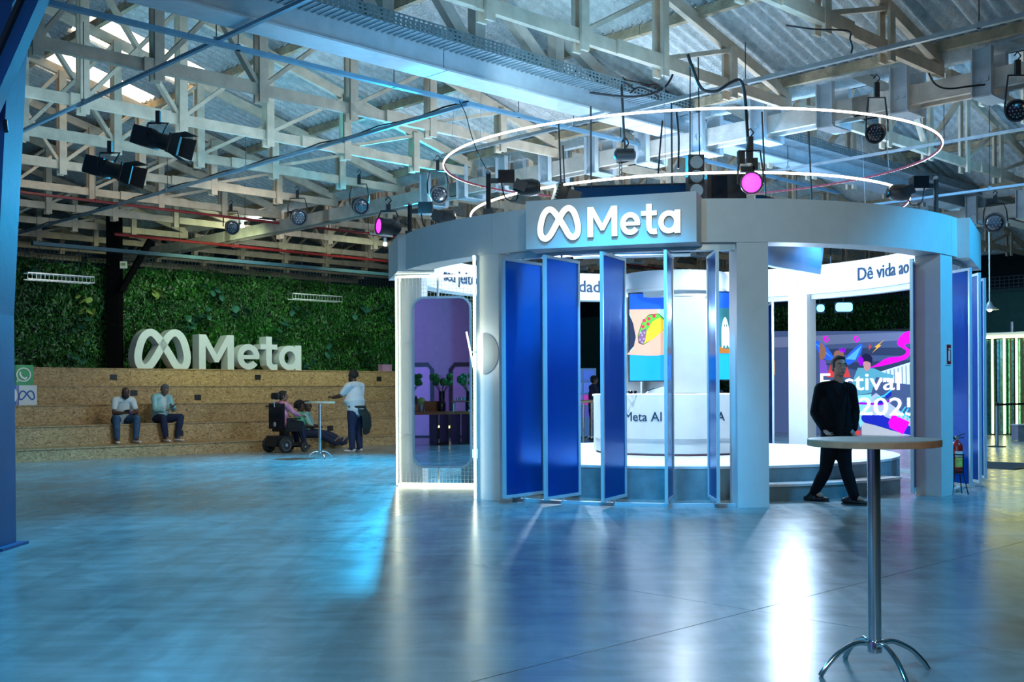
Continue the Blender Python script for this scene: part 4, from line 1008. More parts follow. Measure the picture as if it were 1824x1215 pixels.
M_pink = pm('pink_card', (.45, .25, .42), .6); B('box_body', MB().box((0, 0, .09), (.34, .2, .18), UROT), M_pink, t); B('lid', MB().box((0, 0, .19), (.36, .22, .02), UROT), M_pink, t)

# wall lamps over the plants (wire-guard trays)
def grid_lamp(lab, px0, py0, px1, v):
    a = PV(px0, py0, v); b = PV(px1, py0 + 6, v); b.z = a.z; t = thing('hanging_lamp_tray', lab, 'lamp', a); d = b - a
    for z, w_ in ((0, .02), (.14, .02)):
        for o_ in (0, .25): B('rail', MB().bar(HV * -o_ + Vector((0, 0, z)), d + HV * -o_ + Vector((0, 0, z)), .02, .025), M_galv, t)
    m = MB(); n = int(d.length / .09)
    for i in range(n + 1): m.bar(d * (i / n) + HV * -.25, d * (i / n) + HV * -.25 + Vector((0, 0, .14)), .008, .008, up=HU); m.bar(d * (i / n) + HV * -.25, d * (i / n), .008, .008)
    o = B('wire_guard', m, M_galv, t, fix=False); o['kind'] = 'stuff'
    B('reflector', MB().bar(HV * -.12 + Vector((0, 0, .15)), d + HV * -.12 + Vector((0, 0, .15)), .24, .01), M_galv, t)
    for i in (.2, .8): B('suspension', MB().tube([d * i + HV * -.12 + Vector((0, 0, .15)), d * i + HV * -.12 + Vector((0, 0, .9))], .008, 5), M_black, t)
grid_lamp('long wire-guarded heater lamp at far left over the plants', 42, 498, 160, 25.2)
grid_lamp('slim reflective lamp bar over the plant wall right of the letters', 512, 533, 600, 25.2)

# ================================================================== bistro tables
def bistro(p, lab, ang, rise=1.09):
    t = thing('high_table', lab, 'table', p, ang)
    M_top = pm('table_top_laminate', (0.50, 0.40, 0.30), 0.30, var=0.06, scale=14); M_edge = pm('table_edge_wood', (0.50, 0.27, 0.15), 0.5, var=0.15, scale=20)
    B('table_top', MB().lathe([(.288, rise - .004), (.296, rise - .002), (.2975, rise)][::-1] if False else [(.2975, rise - .006), (.2975, rise - .001), (.294, rise)], n=72), M_top, t)
    B('edge_band', MB().lathe([(.290, rise - .034), (.2985, rise - .032), (.2985, rise - .006)], n=72), M_edge, t, smooth=True)
    B('mount_plate', MB().lathe([(.11, rise - .040), (.11, rise - .034)], n=24), M_black, t)
    B('column', MB().lathe([(.030, .115), (.030, rise - .04)], n=32), M_chrome, t, smooth=True)
    B('collar', MB().lathe([(.02, .095), (.033, .10), (.033, .15), (.030, .155)], n=32), M_chrome, t, smooth=True)
    B('foot_leg', MB(), M_chrome, t) if False else None
    for k in range(4):
        a = R(90 * k); e = Vector((math.cos(a), math.sin(a), 0))
        pts = cr([e * .015 + Vector((0, 0, .135)), e * .09 + Vector((0, 0, .145)), e * .18 + Vector((0, 0, .105)), e * .245 + Vector((0, 0, .045)), e * .275 + Vector((0, 0, .004))], 5)
        B('foot_leg', MB().tube(pts, .0125, 10), M_chrome, t, smooth=True)
    return t
bistro(Vector((1.68, 5.09, 0)), 'round high table with wooden edge and chrome pole nearest the viewer', R(12))
q = G(570, 817); tb2 = bistro(q, 'small round high table in front of the seating steps at left', R(30), 1.13)
q = P(1048, 780, 27.0); q.z = 0
bistro(P(1039, 780, 24.5) * 1.0, 'high table seen between blue panels, in front of the far counter', R(20)).location.z = 0
bistro(P(1054, 780, 28.0), 'farther high table beside the man behind the pavilion', R(40)).location.z = 0

# ================================================================== far right: tube-lit booth, barrier, pendant lamp
bz = PU(1790, 764, 31.6); cu, cvv = uv(bz)
t = thing('strip_curtain_booth', 'dark booth hung with shiny vertical strips and yellow light tubes', 'booth', W(31.6, cvv, 0))
Lb = t.location; fb = lambda u, v, z: W(u, v, z) - Lb
va, vb = uv(PU(1752, 764, 31.6))[1], uv(PU(1900, 764, 31.6))[1]; topz = 2.78
B('booth_body', MB().bar(fb(32.4, va, topz / 2), fb(32.4, vb, topz / 2), 1.3, topz), M_black, t)
B('canopy_slab', MB().bar(fb(32.2, va + .1, topz + .06), fb(32.2, vb - .1, topz + .06), 1.9, .12), M_white, t)
M_strip = pm('metallic_strip', (0.05, 0.22, 0.26), 0.2, metal=0.8, var=0.5, scale=12)
n = int(abs(va - vb) / .10)
sm = MB().box((0, 0, 1.37), (.012, .06, 2.7)).mesh('curtain_strip', M_strip)
for i in range(n): obj('curtain_strip', sm, t, fb(31.62 + .04 * math.sin(i * 2.3), va + (vb - va) * i / n, 0), (0, 0, UROT + .5 * math.sin(i * 1.7)))
for px in (1768, 1789, 1811, 1833, 1856):
    q = PU(px, 700, 31.5); B('light_tube', MB().tube([W(31.5, uv(q)[1], .05) - Lb, W(31.5, uv(q)[1], topz) - Lb], .03, 8), M_yneon, t)
B('light_tube', MB().tube([fb(31.22, va + .1, topz - .02), fb(31.22, vb - .1, topz - .02)], .025, 8), M_yneon, t)
B('roof_spigot', MB().tube([fb(31.6, uv(PU(1803, 600, 31.6))[1], topz + .1), fb(31.6, uv(PU(1803, 600, 31.6))[1], topz + .42)], .05, 8), M_galv, t)
def stanchion(p, lab):
    t = thing('barrier_post', lab, 'post', p)
    B('base', MB().lathe([(.19, 0), (.19, .015), (.06, .03)], n=28), M_black, t); B('tube', MB().lathe([(.035, .03), (.035, .95)], n=16), M_galv, t, smooth=True)
    B('belt_head', MB().lathe([(.04, .93), (.04, 1.0), (.03, 1.01)], n=16), M_black, t); return t
s1 = stanchion(G(1776, 796), 'belt barrier post in front of the tube-lit booth'); s2 = stanchion(G(1862, 790), 'next belt barrier post beyond the right edge')
t = thing('barrier_belt', 'black belt stretched from the barrier post to the right', 'belt', s1.location + Vector((0, 0, .96)))
B('webbing', MB().bar((.04, 0, 0), s2.location - s1.location - Vector((.04, 0, 0)), .004, .05), M_black, t)
t = thing('floor_mat', 'dark mat lying on the floor right of the pavilion', 'mat', G(1770, 829)); B('mat_body', MB().box((0, 0, .006), (1.6, 1.3, .012), UROT), pm('mat_rubber', (.02, .05, .07), .8), t)
B('edge_strip', MB().bar(Matrix.Rotation(UROT, 3, 'Z') @ Vector((-.8, -.65, .01)), Matrix.Rotation(UROT, 3, 'Z') @ Vector((.8, -.65, .01)), .03, .014), M_black, t)
t = thing('grey_crate', 'small grey crate standing by the booth at the right edge', 'crate', G(1822, 785)); B('crate_body', MB().box((0, 0, .2), (.4, .35, .38)), M_galv, t); B('lid', MB().box((0, 0, .405), (.44, .39, .03)), M_steelw, t)
q = P(1763, 552, 26); t = thing('pendant_lamp', 'small bell pendant lamp hanging on a long rod at far right', 'lamp', q)
B('lamp_shade', MB().lathe([(.21, 0), (.20, .02), (.10, .07), (.06, .16), (.03, .2)], n=24), M_galv, t, smooth=True); B('rod', MB().tube([(0, 0, .2), (0, 0, 2.6)], .018, 6), M_galv, t)
B('lamp_bulb', MB().ell((0, 0, 0), .05), M_bulb, t)

# ================================================================== video wall
SU = 29.5; v0_, v1_ = uv(PU(1648, 700, SU))[1], uv(PU(1330, 700, SU))[1]; SH = 3.0; SW = v1_ - v0_
vw = thing('video_wall', 'large video wall showing a festival picture with big white words', 'screen', W(SU, v1_, 0), UROT - R(90))
# local x runs from the left edge to the right edge, local y points away from the viewer
B('cabinet', MB().box((SW / 2, .12, SH / 2), (SW + .1, .2, SH + .06)), M_black, vw)
def sx(px): return v1_ - uv(PU(px, 700, SU))[1]
def sz_(px, py): return PU(px, py, SU).z
def art(name, pts, col, lay, st=1.0): return ngon(vw, name, [(sx(x), sz_(x, y)) for x, y in pts], em(col[0], col[1], st), .018 - .002 * lay)
def acr(pts, n=5): return [(p.x, p.y) for p in cr(pts, n, True)]
C_ = dict(bg=('stage_grey', (0.055, 0.085, 0.19)), beam=('concrete', (0.13, 0.16, 0.28)), beam2=('concrete_dark', (0.025, 0.04, 0.10)), mag=('magenta', (0.95, 0.0, 0.75)), vio=('violet', (0.35, 0.0, 0.75)),
          blu=('wing', (0.02, 0.12, 0.70)), lb=('wing_light', (0.10, 0.42, 0.95)), org=('bolt', (0.95, 0.45, 0.05)), skin=('face', (0.30, 0.13, 0.09)), hair=('hair', (0.01, 0.01, 0.05)), red=('red_top', (0.65, 0.05, 0.05)),
          pur=('purple_top', (0.20, 0.08, 0.50)), dye=('jacket', (0.10, 0.35, 0.45)), whi=('white', (0.85, 0.92, 1.0)), nav=('navy', (0.01, 0.02, 0.40)), pale=('bench', (0.42, 0.48, 0.62)), cy=('cyan_line', (0.05, 0.55, 0.9)), ye=('yellow', (0.9, .75, .2)))
art('picture', [(1332, 590), (1646, 590), (1646, 776), (1332, 776)], C_['bg'], 0)
art('picture_beam', [(1332, 603), (1646, 590), (1646, 604), (1332, 622)], C_['beam'], 1)
art('picture_beam', [(1460, 622), (1646, 618), (1646, 634), (1460, 632)], C_['beam2'], 1)
art('picture_beam', [(1460, 648), (1646, 640), (1646, 668), (1560, 665)], C_['beam2'], 1)
art('picture_bench', [(1332, 642), (1380, 642), (1380, 668), (1332, 668)], ('amber', (0.50, 0.26, 0.06)), 1)
art('picture_panels', [(1565, 663), (1622, 645), (1622, 685), (1568, 680)], C_['whi'], 2, .7)
for k in range(8): art('panel_gap', [(1571 + 7 * k, 663 - 2 * k), (1572.3 + 7 * k, 663 - 2 * k), (1572.8 + 7 * k, 684), (1571.5 + 7 * k, 684)], C_['bg'], 3)
art('picture_floor', [(1525, 726), (1560, 700), (1646, 765), (1646, 776), (1545, 776)], C_['pale'], 1)
art('picture_bench', [(1534, 752), (1560, 755), (1605, 772), (1605, 776), (1534, 776)], ('stone', (0.45, 0.45, 0.48)), 3)
art('smoke', acr([(1645, 590), (1612, 592), (1598, 612), (1614, 625), (1606, 634), (1580, 638), (1560, 650), (1548, 655), (1570, 652), (1612, 640), (1622, 625), (1612, 614), (1645, 606)]), C_['mag'], 3)
for s_ in ([(1450, 607), (1466, 612), (1480, 628), (1484, 640), (1470, 640), (1458, 628)], [(1535, 612), (1532, 632), (1512, 650), (1506, 640), (1516, 626)]):
    art('wing', acr(s_), C_['blu'], 2)
    art('wing_tip', [(s_[0][0], s_[0][1] + 3), ((s_[0][0] + s_[2][0]) / 2, (s_[1][1] + s_[2][1]) / 2), (s_[3][0], s_[3][1])], C_['lb'], 3)
art('bolt', [(1577, 604), (1566, 614), (1570, 615), (1553, 629), (1562, 619), (1558, 618)], C_['org'], 3)
art('bolt', [(1551, 611), (1547, 618), (1549, 618), (1547, 625), (1553, 617), (1550, 616)], C_['red'], 3)
for x in (1466, 1520): art('spark', [(x, 600), (x + 4, 611), (x + 7, 610), (x + 3, 599)], C_['mag'], 3); art('spark', [(x + 5, 598), (x + 9, 608), (x + 11, 607), (x + 8, 598)], C_['mag'], 3)
art('crown', [(1494, 618), (1497, 628), (1505, 628), (1507, 619), (1502, 624), (1500, 618), (1497, 623)], C_['vio'], 4)
art('drawn_person', acr([(1460, 612), (1468, 616), (1472, 630), (1466, 640), (1460, 638)]), C_['skin'], 4)
art('drawn_top', [(1460, 640), (1470, 642), (1476, 665), (1460, 668)], C_['pur'], 4)
art('drawn_person', acr([(1486, 628), (1494, 624), (1502, 628), (1502, 640), (1494, 645), (1487, 640)]), C_['skin'], 4)
art('drawn_top', [(1480, 648), (1506, 645), (1515, 672), (1472, 672)], C_['red'], 4)
art('drawn_hair', acr([(1533, 642), (1536, 633), (1545, 630), (1553, 636), (1553, 646), (1540, 648)]), C_['hair'], 5)
art('drawn_face', acr([(1538, 645), (1550, 646), (1549, 658), (1541, 660)]), ('face_light', (0.55, 0.25, 0.25)), 6)
art('headphone', acr([(1529, 640), (1533, 635), (1538, 640), (1537, 650), (1531, 650)]), C_['vio'], 7)
art('drawn_jacket', [(1528, 655), (1556, 656), (1575, 664), (1592, 668), (1590, 674), (1560, 672), (1552, 700), (1522, 705), (1518, 680)], C_['dye'], 5)
art('drawn_trousers', [(1524, 705), (1552, 702), (1548, 735), (1532, 762), (1524, 740)], ('aqua2', (0.25, 0.65, 0.75)), 5)
art('deck_ribbon', [(1520, 716), (1560, 718), (1590, 712), (1570, 722), (1522, 720)], C_['vio'], 6)
art('glasses_left', acr([(1560, 712), (1572, 708), (1574, 716), (1566, 720)]), C_['nav'], 7); art('glasses_right', acr([(1576, 704), (1584, 696), (1588, 702), (1580, 710)]), C_['nav'], 7)
art('glasses_rim', [(1558, 709), (1574, 704), (1588, 693), (1589, 695), (1575, 707), (1559, 712)], C_['cy'], 8)
art('skateboard', acr([(1534, 742), (1542, 737), (1560, 740), (1572, 738), (1580, 744), (1646, 770), (1646, 780), (1600, 770), (1560, 758), (1538, 752)]), C_['nav'], 6)
art('cup', [(1582, 752), (1590, 738), (1620, 752), (1608, 774), (1584, 762)], C_['mag'], 7)
for k in range(3): art('cup_line', [(1598 + 8 * k, 742 + 3 * k), (1612 + 5 * k, 724 + 3 * k), (1614 + 5 * k, 725 + 3 * k), (1600 + 8 * k, 744 + 3 * k)], C_['cy'], 8)
art('sneaker', [(1518, 770), (1532, 766), (1532, 776), (1518, 776)], C_['red'], 6)
M_wt = em('words', (0.95, 0.97, 1.0), 1.3)
def vtext(txt, pxl, py_base, cap_px, wx=1.0):
    z = sz_(pxl, py_base); h = (sz_(pxl, py_base - cap_px) - z)
    T = Matrix.Translation((sx(pxl), -.004, z)) @ FRONT @ Matrix.Diagonal((wx, 1, 1, 1))
    me = text_mesh(txt, h / .70, d=.004, bold=.004); me.transform(T); me.materials.clear(); me.materials.append(M_wt); me.name = 'words'; return obj('words', me, vw)
vtext('Festival', 1458, 695, 30, 1.22); vtext('2025', 1528, 739, 31, 1.30); vtext('W', 1352, 688, 18)
# ================================================================== people
def bake(mb, voxel, mat, name, smooth_it=3):
    me = bpy.data.meshes.new(name); me.from_pydata(mb.v, [], mb.f); fix_normals(me)
    o = bpy.data.objects.new('tmp', me); COL.objects.link(o)
    md = o.modifiers.new('r', 'REMESH'); md.mode = 'VOXEL'; md.voxel_size = voxel; md.use_smooth_shade = True
    sm = o.modifiers.new('s', 'SMOOTH'); sm.iterations = smooth_it; sm.factor = .5
    dg = bpy.context.evaluated_depsgraph_get(); out = bpy.data.meshes.new_from_object(o.evaluated_get(dg))
    bpy.data.objects.remove(o); out.name = name; out.materials.clear(); out.materials.append(mat)
    out.polygons.foreach_set('use_smooth', [True] * len(out.polygons)); return out
V3 = Vector
def lerp(a, b, t): return V3(a) * (1 - t) + V3(b) * t
def person(label, loc, rz, J, skin, top, bottom, shoe, hair, sleeve=1.0, girth=1.0, vox=.011, beard=None, curly=False, head_yaw=0, head_pitch=0, bald=False, jacket=None, group=None, sex='m', skirt=0.0, fingers=True, glasses=False):
    J = {k: V3(v) for k, v in J.items()}
    side = (J['shR'] - J['shL']).normalized(); g = girth
    def torso(mb, e, z_low=0.0, neck=True):
        pel, che, nk = J['pel'], J['che'], J['nk']; w = (J['shR'] - J['shL']).length
        belly = lerp(pel, che, .45) + J.get('fwd', V3((0, 1, 0))) * (.03 * (g - 1) * 3)
        pts = [pel - (che - pel) * z_low, lerp(pel, che, .12), belly, lerp(pel, che, .8), che, lerp(che, nk, .55), lerp(che, nk, .85)]
        rr = [(.168 * g, .125 * g), (.165 * g, .125 * g), (.155 * g * g, .118 * g * g), (.17 * g, .120 * g), (w * .44, .118 * g), (w * .40, .10), (w * .22, .07)]
        if not neck: pts = pts[:-1]; rr = rr[:-1]; pts[-1] = lerp(che, nk, .66); rr[-1] = (w * .33, .082)
        mb.loft(pts, [(a + e, b + e) for a, b in rr], side, 20)
        mb.loft([J['shL'] + side * .01, lerp(J['shL'], J['shR'], .5) + V3((0, 0, .01)), J['shR'] - side * .01], [.064 + e, .084 + e, .064 + e], V3((0, 0, 1)), 12)
    def arm(mb, s, e, t=1.0, g_=1.0):
        sh, el, wr = J['sh' + s], J['el' + s], J['wr' + s]
        if t <= 1: 
            en = lerp(sh, el, t); mb.loft([sh, lerp(sh, en, .5), en], [(.058 * g_) + e, (.054 * g_) + e * 1.1, (.048 * g_) + e * 1.3], None, 12)
        else: 
            en = lerp(el, wr, t - 1)
            mb.loft([sh, lerp(sh, el, .5), el], [(.058 * g_) + e, (.050 * g_) + e, (.043 * g_) + e], None, 12); mb.loft([el, lerp(el, en, .4), en], [(.043 * g_) + e, (.042 * g_) + e, (.030 * g_) + e], None, 12)
    def leg(mb, s, e, t=1.0):
        hp, kn, an = J['hip' + s], J['kn' + s], J['an' + s]; q = g ** .7
        mb.loft([hp, lerp(hp, kn, .35), lerp(hp, kn, .75), kn], [.092 * q + e, .088 * q + e, .066 * q + e, .058 * q + e], None, 14)
        en = lerp(kn, an, t); mb.loft([kn, lerp(kn, en, .3), lerp(kn, en, .7), en], [.058 * q + e, .060 * q + e, .048 * q + e * 1.2, .038 * q + e * 1.5], None, 12)
    # ---- body
    b = MB(); torso(b, -.012)
    hd, nk = J['hd'], J['nk']
    b.loft([nk - V3((0, 0, .05)), lerp(nk, hd, .5), hd - V3((0, 0, .03))], [.062, .055, .058], None, 14)
    Hr = (Euler((0, 0, head_yaw)).to_matrix() @ Euler((head_pitch, 0, 0)).to_matrix()); hv = lambda x, y, z: hd + Hr @ V3((x, y, z))
    b.ell(hd + Hr @ V3((0, -.008, .035)), (.077, .096, .092), 20, 14, Hr)
    b.ell(hv(0, .022, -.035), (.060, .068, .075), 16, 12, Hr); b.ell(hv(0, .055, -.082), (.028, .026, .022), 10, 8, Hr)
    b.loft([hv(0, .088, .022), hv(0, .105, -.012), hv(0, .100, -.022)], [.008, .013, .014], None, 8)
    b.loft([hv(-.045, .078, .036), hv(0, .090, .036), hv(.045, .078, .036)], [.011, .011, .011], None, 8)
    b.loft([hv(-.022, .083, -.055), hv(0, .089, -.054), hv(.022, .083, -.055)], [.007, .009, .007], None, 8)
    for s_ in (-1, 1):
        b.ell(hv(.079 * s_, -.005, .0), (.010, .020, .030), 8, 8, Hr); b.ell(hv(.038 * s_, .062, -.012), (.024, .022, .022), 8, 8, Hr)
    for s in 'LR':
        arm(b, s, 0, 2.0, g ** .5); leg(b, s, 0)
        wr, el = J['wr' + s], J['el' + s]; d = (J['hnd' + s] - wr).normalized() if 'hnd' + s in J else (wr - el).normalized()
        pn = J.get('pn' + s, V3((0, 0, -1))); pn = (pn - d * pn.dot(d)).normalized(); sd = d.cross(pn).normalized(); th = 1 if s == 'R' else -1
        b.loft([wr - d * .01, wr + d * .045, wr + d * .085], [(.026, .019), (.040, .016), (.038, .013)], sd, 12)
        if fingers:
            for k, (o_, L) in enumerate(((-.030, .062), (-.010, .074), (.010, .070), (.029, .054))):
                p0 = wr + d * .075 + sd * o_; p1 = p0 + d * L * .45 + pn * .006; p2 = p1 + d * L * .30 + pn * L * .28; p3 = p2 + d * L * .12 + pn * L * .28
                b.loft([p0, p1, p2, p3], [.0095, .009, .0085, .0075], None, 7)
            p0 = wr + d * .025 - sd * .028; p1 = p0 + d * .030 - sd * .022 + pn * .010; p2 = p1 + d * .028 + pn * .012; b.loft([p0, p1, p2], [.012, .0105, .009], None, 7)
        an = J['an' + s]; to = J['to' + s]; b.loft([an, lerp(an, to, .5)], [.035, .030], None, 10)
    me = bake(b, vox, skin, 'body'); root = obj('person', me, None, loc, (0, 0, rz)); tag(root, label, 'person', group)
    # ---- garments
    t = MB(); torso(t, .012, .10 + skirt, False)
    for s in 'LR': arm(t, s, .012, sleeve, g ** .5)
    obj('shirt', bake(t, vox, top, 'shirt'), root)
    if jacket:
        t = MB(); torso(t, .020, .42, False)
        for s in 'LR': arm(t, s, .020, 1.93, g ** .5)
        jk = bake(t, vox, jacket, 'jacket')
        # open front: drop the faces in a narrow wedge of the chest
        import bmesh
        bm = bmesh.new(); bm.from_mesh(jk); f_ = J.get('fwd', V3((0, 1, 0))).normalized(); pel, nk_ = J['pel'], J['nk']; ax = (nk_ - pel).normalized()
        kill = []
        for fc in bm.faces:
            c_ = fc.calc_center_median() - pel; h_ = c_.dot(ax); lat = abs((c_ - ax * h_).dot(side)); w_ = J.get('open', V3((.02, .075, 0)))
            tt = max(0, min(1, (h_ - .05) / .45)); lim = w_.x + (w_.y - w_.x) * tt
            if (c_ - ax * h_).dot(f_) > .02 and lat < lim and h_ < .60: kill.append(fc)
        bmesh.ops.delete(bm, geom=kill, context='FACES'); bm.to_mesh(jk); bm.free(); obj('jacket', jk, root)
    t = MB(); pel = J['pel']; t.loft([lerp(pel, J['che'], .16), pel, lerp(pel, lerp(J['hipL'], J['hipR'], .5), 1.1)], [(.160 * g, .122 * g), (.172 * g, .130 * g), (.165 * g, .12 * g)], side, 18)
    for s in 'LR': leg(t, s, .014, 1.0)
    obj('trousers', bake(t, vox, bottom, 'trousers'), root)
    for s in 'LR':
        an, to = J['an' + s], J['to' + s]; d = (to - an); up = J.get('up' + s, V3((0, 0, 1))); dh = (d - up * d.dot(up)).normalized(); t = MB()
        L = J.get('fl', V3((.25, 0, 0))).x; heel = to - dh * L
        t.loft([heel + up * .020, heel + dh * L * .35 + up * .012, heel + dh * L * .7 + up * .008, to + up * .004], [(.036, .034), (.038, .034), (.046, .030), (.034, .020)], up.cross(dh), 12)
        t.loft([heel + dh * .03 + up * .02, an + up * .0], [.040, .044], None, 12)
        obj('shoe', bake(t, .009, shoe, 'shoe', 2), root)
        so = MB(); n_ = []
        for k in range(16):
            a = 2 * math.pi * k / 16; q = heel + dh * (L * .48 + math.cos(a) * (L * .60)) + up.cross(dh) * (math.sin(a) * .046) - up * .026; n_.append(q)
        so.add([q for q in n_] + [q + up * .016 for q in n_], [tuple(range(15, -1, -1)), tuple(range(16, 32))] + [(k, (k + 1) % 16, (k + 1) % 16 + 16, k + 16) for k in range(16)])
        B('sole', so, M_black if shoe is not M_wshoe else M_sole, root)
    # ---- hair, beard, eyes
    if not bald:
        t = MB(); rr = random.Random(3)
        if curly:
            for k in range(90):
                a, z = rr.uniform(0, 6.28), rr.uniform(-.25, 1); q = math.sqrt(1 - z * z); p = V3((q * math.cos(a), q * math.sin(a), z))
                if p.y > .55 and p.z < .62: continue
                t.ell(hv(p.x * .092 * curly, p.y * .105 * curly - .02, p.z * .105 * curly + .035), .030 * curly, 8, 6)
            t.ell(hv(0, -.030, .045), (.085 * curly, .095 * curly, .100), 14, 10, Hr)
        else:
            t.ell(hv(0, -.022, .050), (.083, .098, .090), 18, 12, Hr); t.ell(hv(0, -.045, .000), (.078, .066, .075), 14, 10, Hr)
            t.ell(hv(0, .035, .108), (.058, .045, .022), 12, 8, Hr)
            for s_ in (-1, 1): t.ell(hv(.076 * s_, .012, .022), (.010, .022, .035), 8, 6, Hr)
        obj('hair', bake(t, min(vox, .009), hair, 'hair', 1 if curly else 3), root)
    if beard:
        t = MB(); t.loft([hv(-.068, .015, -.02), hv(-.052, .055, -.065), hv(0, .075, -.088), hv(.052, .055, -.065), hv(.068, .015, -.02)], [.014, .026, .034, .026, .014], None, 10)
        t.loft([hv(-.030, .088, -.040), hv(0, .100, -.036), hv(.030, .088, -.040)], [.008, .009, .008], None, 8); obj('beard', bake(t, .009, beard, 'beard', 1), root)
    for s_ in (-1, 1):
        B('eye', MB().ell(hv(.031 * s_, .080, .016), (.013, .009, .008), 10, 6, Hr), M_eye, root, smooth=True); B('pupil', MB().ell(hv(.031 * s_, .087, .016), (.0055, .004, .006), 8, 6, Hr), M_black, root, smooth=True)
        B('eyebrow', MB().loft([hv(.015 * s_, .095, .037), hv(.034 * s_, .093, .043), hv(.050 * s_, .080, .038)], [.003, .0045, .003], None, 6), hair, root, smooth=True)
    B('lips', MB().loft([hv(-.020, .088, -.056), hv(0, .0965, -.055), hv(.020, .088, -.056)], [.003, .0055, .003], None, 6), M_lip, root, smooth=True)
    if glasses:
        for s_ in (-1, 1): B('glasses_lens', MB().tube([hv(.033 * s_ + .022 * math.cos(k * .7), .104, .014 + .017 * math.sin(k * .7)) for k in range(9)], .003, 5, True), M_conduit, root)
    return root
M_eye = pm('eye_white', (.55, .55, .55), .3); M_lip = pm('lip', (.28, .10, .09), .5)
M_skinl = pm('skin_light', (.38, .21, .15), .5, var=.05); M_skind = pm('skin_deep', (.075, .038, .026), .45, var=.08); M_skinm = pm('skin_mid', (.20, .105, .07), .5, var=.06)
M_suit = pm('black_suit_cloth', (.004, .005, .007), .9, var=.2, bump=.1, bscale=15, spec=.12); M_tee = pm('black_tee', (.008, .008, .010), .9, spec=.12, bump=.1, bscale=20)
M_trouser = pm('black_trouser', (.005, .006, .009), .9, spec=.12, bump=.15, bscale=14); M_jeans = pm('blue_denim', (.03, .085, .17), .85, var=.25, scale=12, bump=.1); M_navy = pm('navy_cloth', (.008, .018, .06), .85, var=.2)
M_whitetee = pm('white_tee', (.55, .63, .66), .85, var=.04, bump=.25, bscale=9); M_lbjacket = pm('pale_blue_jacket', (.25, .50, .52), .5, var=.12, bump=.4, bscale=12)
M_mint = pm('mint_shirt', (.12, .55, .32), .8, var=.15, scale=10, bump=.2); M_pinkt = pm('pink_pattern', (.55, .25, .40), .8, var=.4, scale=14); M_greyhair = pm('grey_hair', (.10, .10, .11), .8); M_blackhair = pm('black_hair', (.008, .007, .008), .75, bump=.4, bscale=60); M_brownhair = pm('dark_brown_hair', (.012, .010, .010), .7, bump=.3, bscale=60)
M_wshoe = pm('white_shoe', (.62, .62, .60), .6); M_sole = pm('grey_sole', (.30, .28, .24), .7); M_bshoe = pm('black_leather', (.008, .008, .010), .25); M_greyshoe = pm('grey_shoe', (.22, .21, .18), .7); M_darkgreen = pm('dark_green_jacket', (.008, .022, .022), .85, bump=.3, bscale=14)

# walking man in black (local frame: x = right in the photo, y = away)
wb = P(1490, 700, 12.75); WX = lambda px, py, dy=0.0: V3((P(px, py, 12.75 + dy).x - wb.x, dy, P(px, py, 12.75 + dy).z))
fw = V3((.35, -.94, 0)).normalized()
Jw = dict(pel=WX(1490, 772), che=WX(1487, 712, -.01), nk=WX(1493, 681, -.01), hd=WX(1495, 654, -.04), shR=WX(1462, 693, -.02), shL=WX(1514, 694, .02),
          elR=WX(1452, 735, .10), wrR=WX(1469, 765, -.08), hndR=WX(1477, 776, -.16), elL=WX(1522, 733, .08), wrL=WX(1520, 765, -.02), hndL=WX(1517, 776, -.10),
          hipR=WX(1481, 782, -.04), hipL=WX(1498, 782, .05), knR=WX(1470, 840, .06), anR=WX(1451, 881, .20), toR=WX(1474, 893.5, .10), upR=V3((-.12, 0, 1)).normalized(),
          knL=WX(1507, 838, -.10), anL=WX(1522, 884, -.28), toL=WX(1546, 897, -.36), fwd=fw, open=V3((.045, .085, 0)), fl=V3((.27, 0, 0)), pnR=fw, pnL=fw)
for k_ in ('toR', 'toL'):   # soles on the floor
    Jw[k_].z = .032
Jw['anR'].z = .115; Jw['anL'].z = .10
walker = person('man in black suit and black t-shirt walking behind the near high table', (wb.x, 12.75, 0), 0, Jw, M_skinl, M_tee, M_trouser, M_bshoe, M_brownhair, sleeve=1.2, vox=.0085, head_yaw=R(186), head_pitch=0, jacket=M_suit)
B('belt', MB().loft([Jw['pel'] + V3((0, 0, .035)), Jw['pel'] + V3((0, 0, .062))], [(.178, .135), (.178, .135)], (1, 0, 0), 20), M_bshoe, walker)
q = Jw['pel'] + V3((0, 0, .048)) + fw * .145; B('buckle', MB().ribbon([(-.022, -.016), (.022, -.016), (.022, .016), (-.022, .016)], .008, .008, True, Matrix.Translation(q)), M_chrome, walker)
for s_, px in ((-1, 1478), (1, 1501)):
    B('lapel', MB().add([WX(px, 684, -.13), WX(px + 8 * s_, 695, -.145), WX(1492 + 3 * s_, 738, -.165), WX(1494 - 1 * s_, 712, -.150)], [(0, 1, 2, 3)]), M_suit, walker)

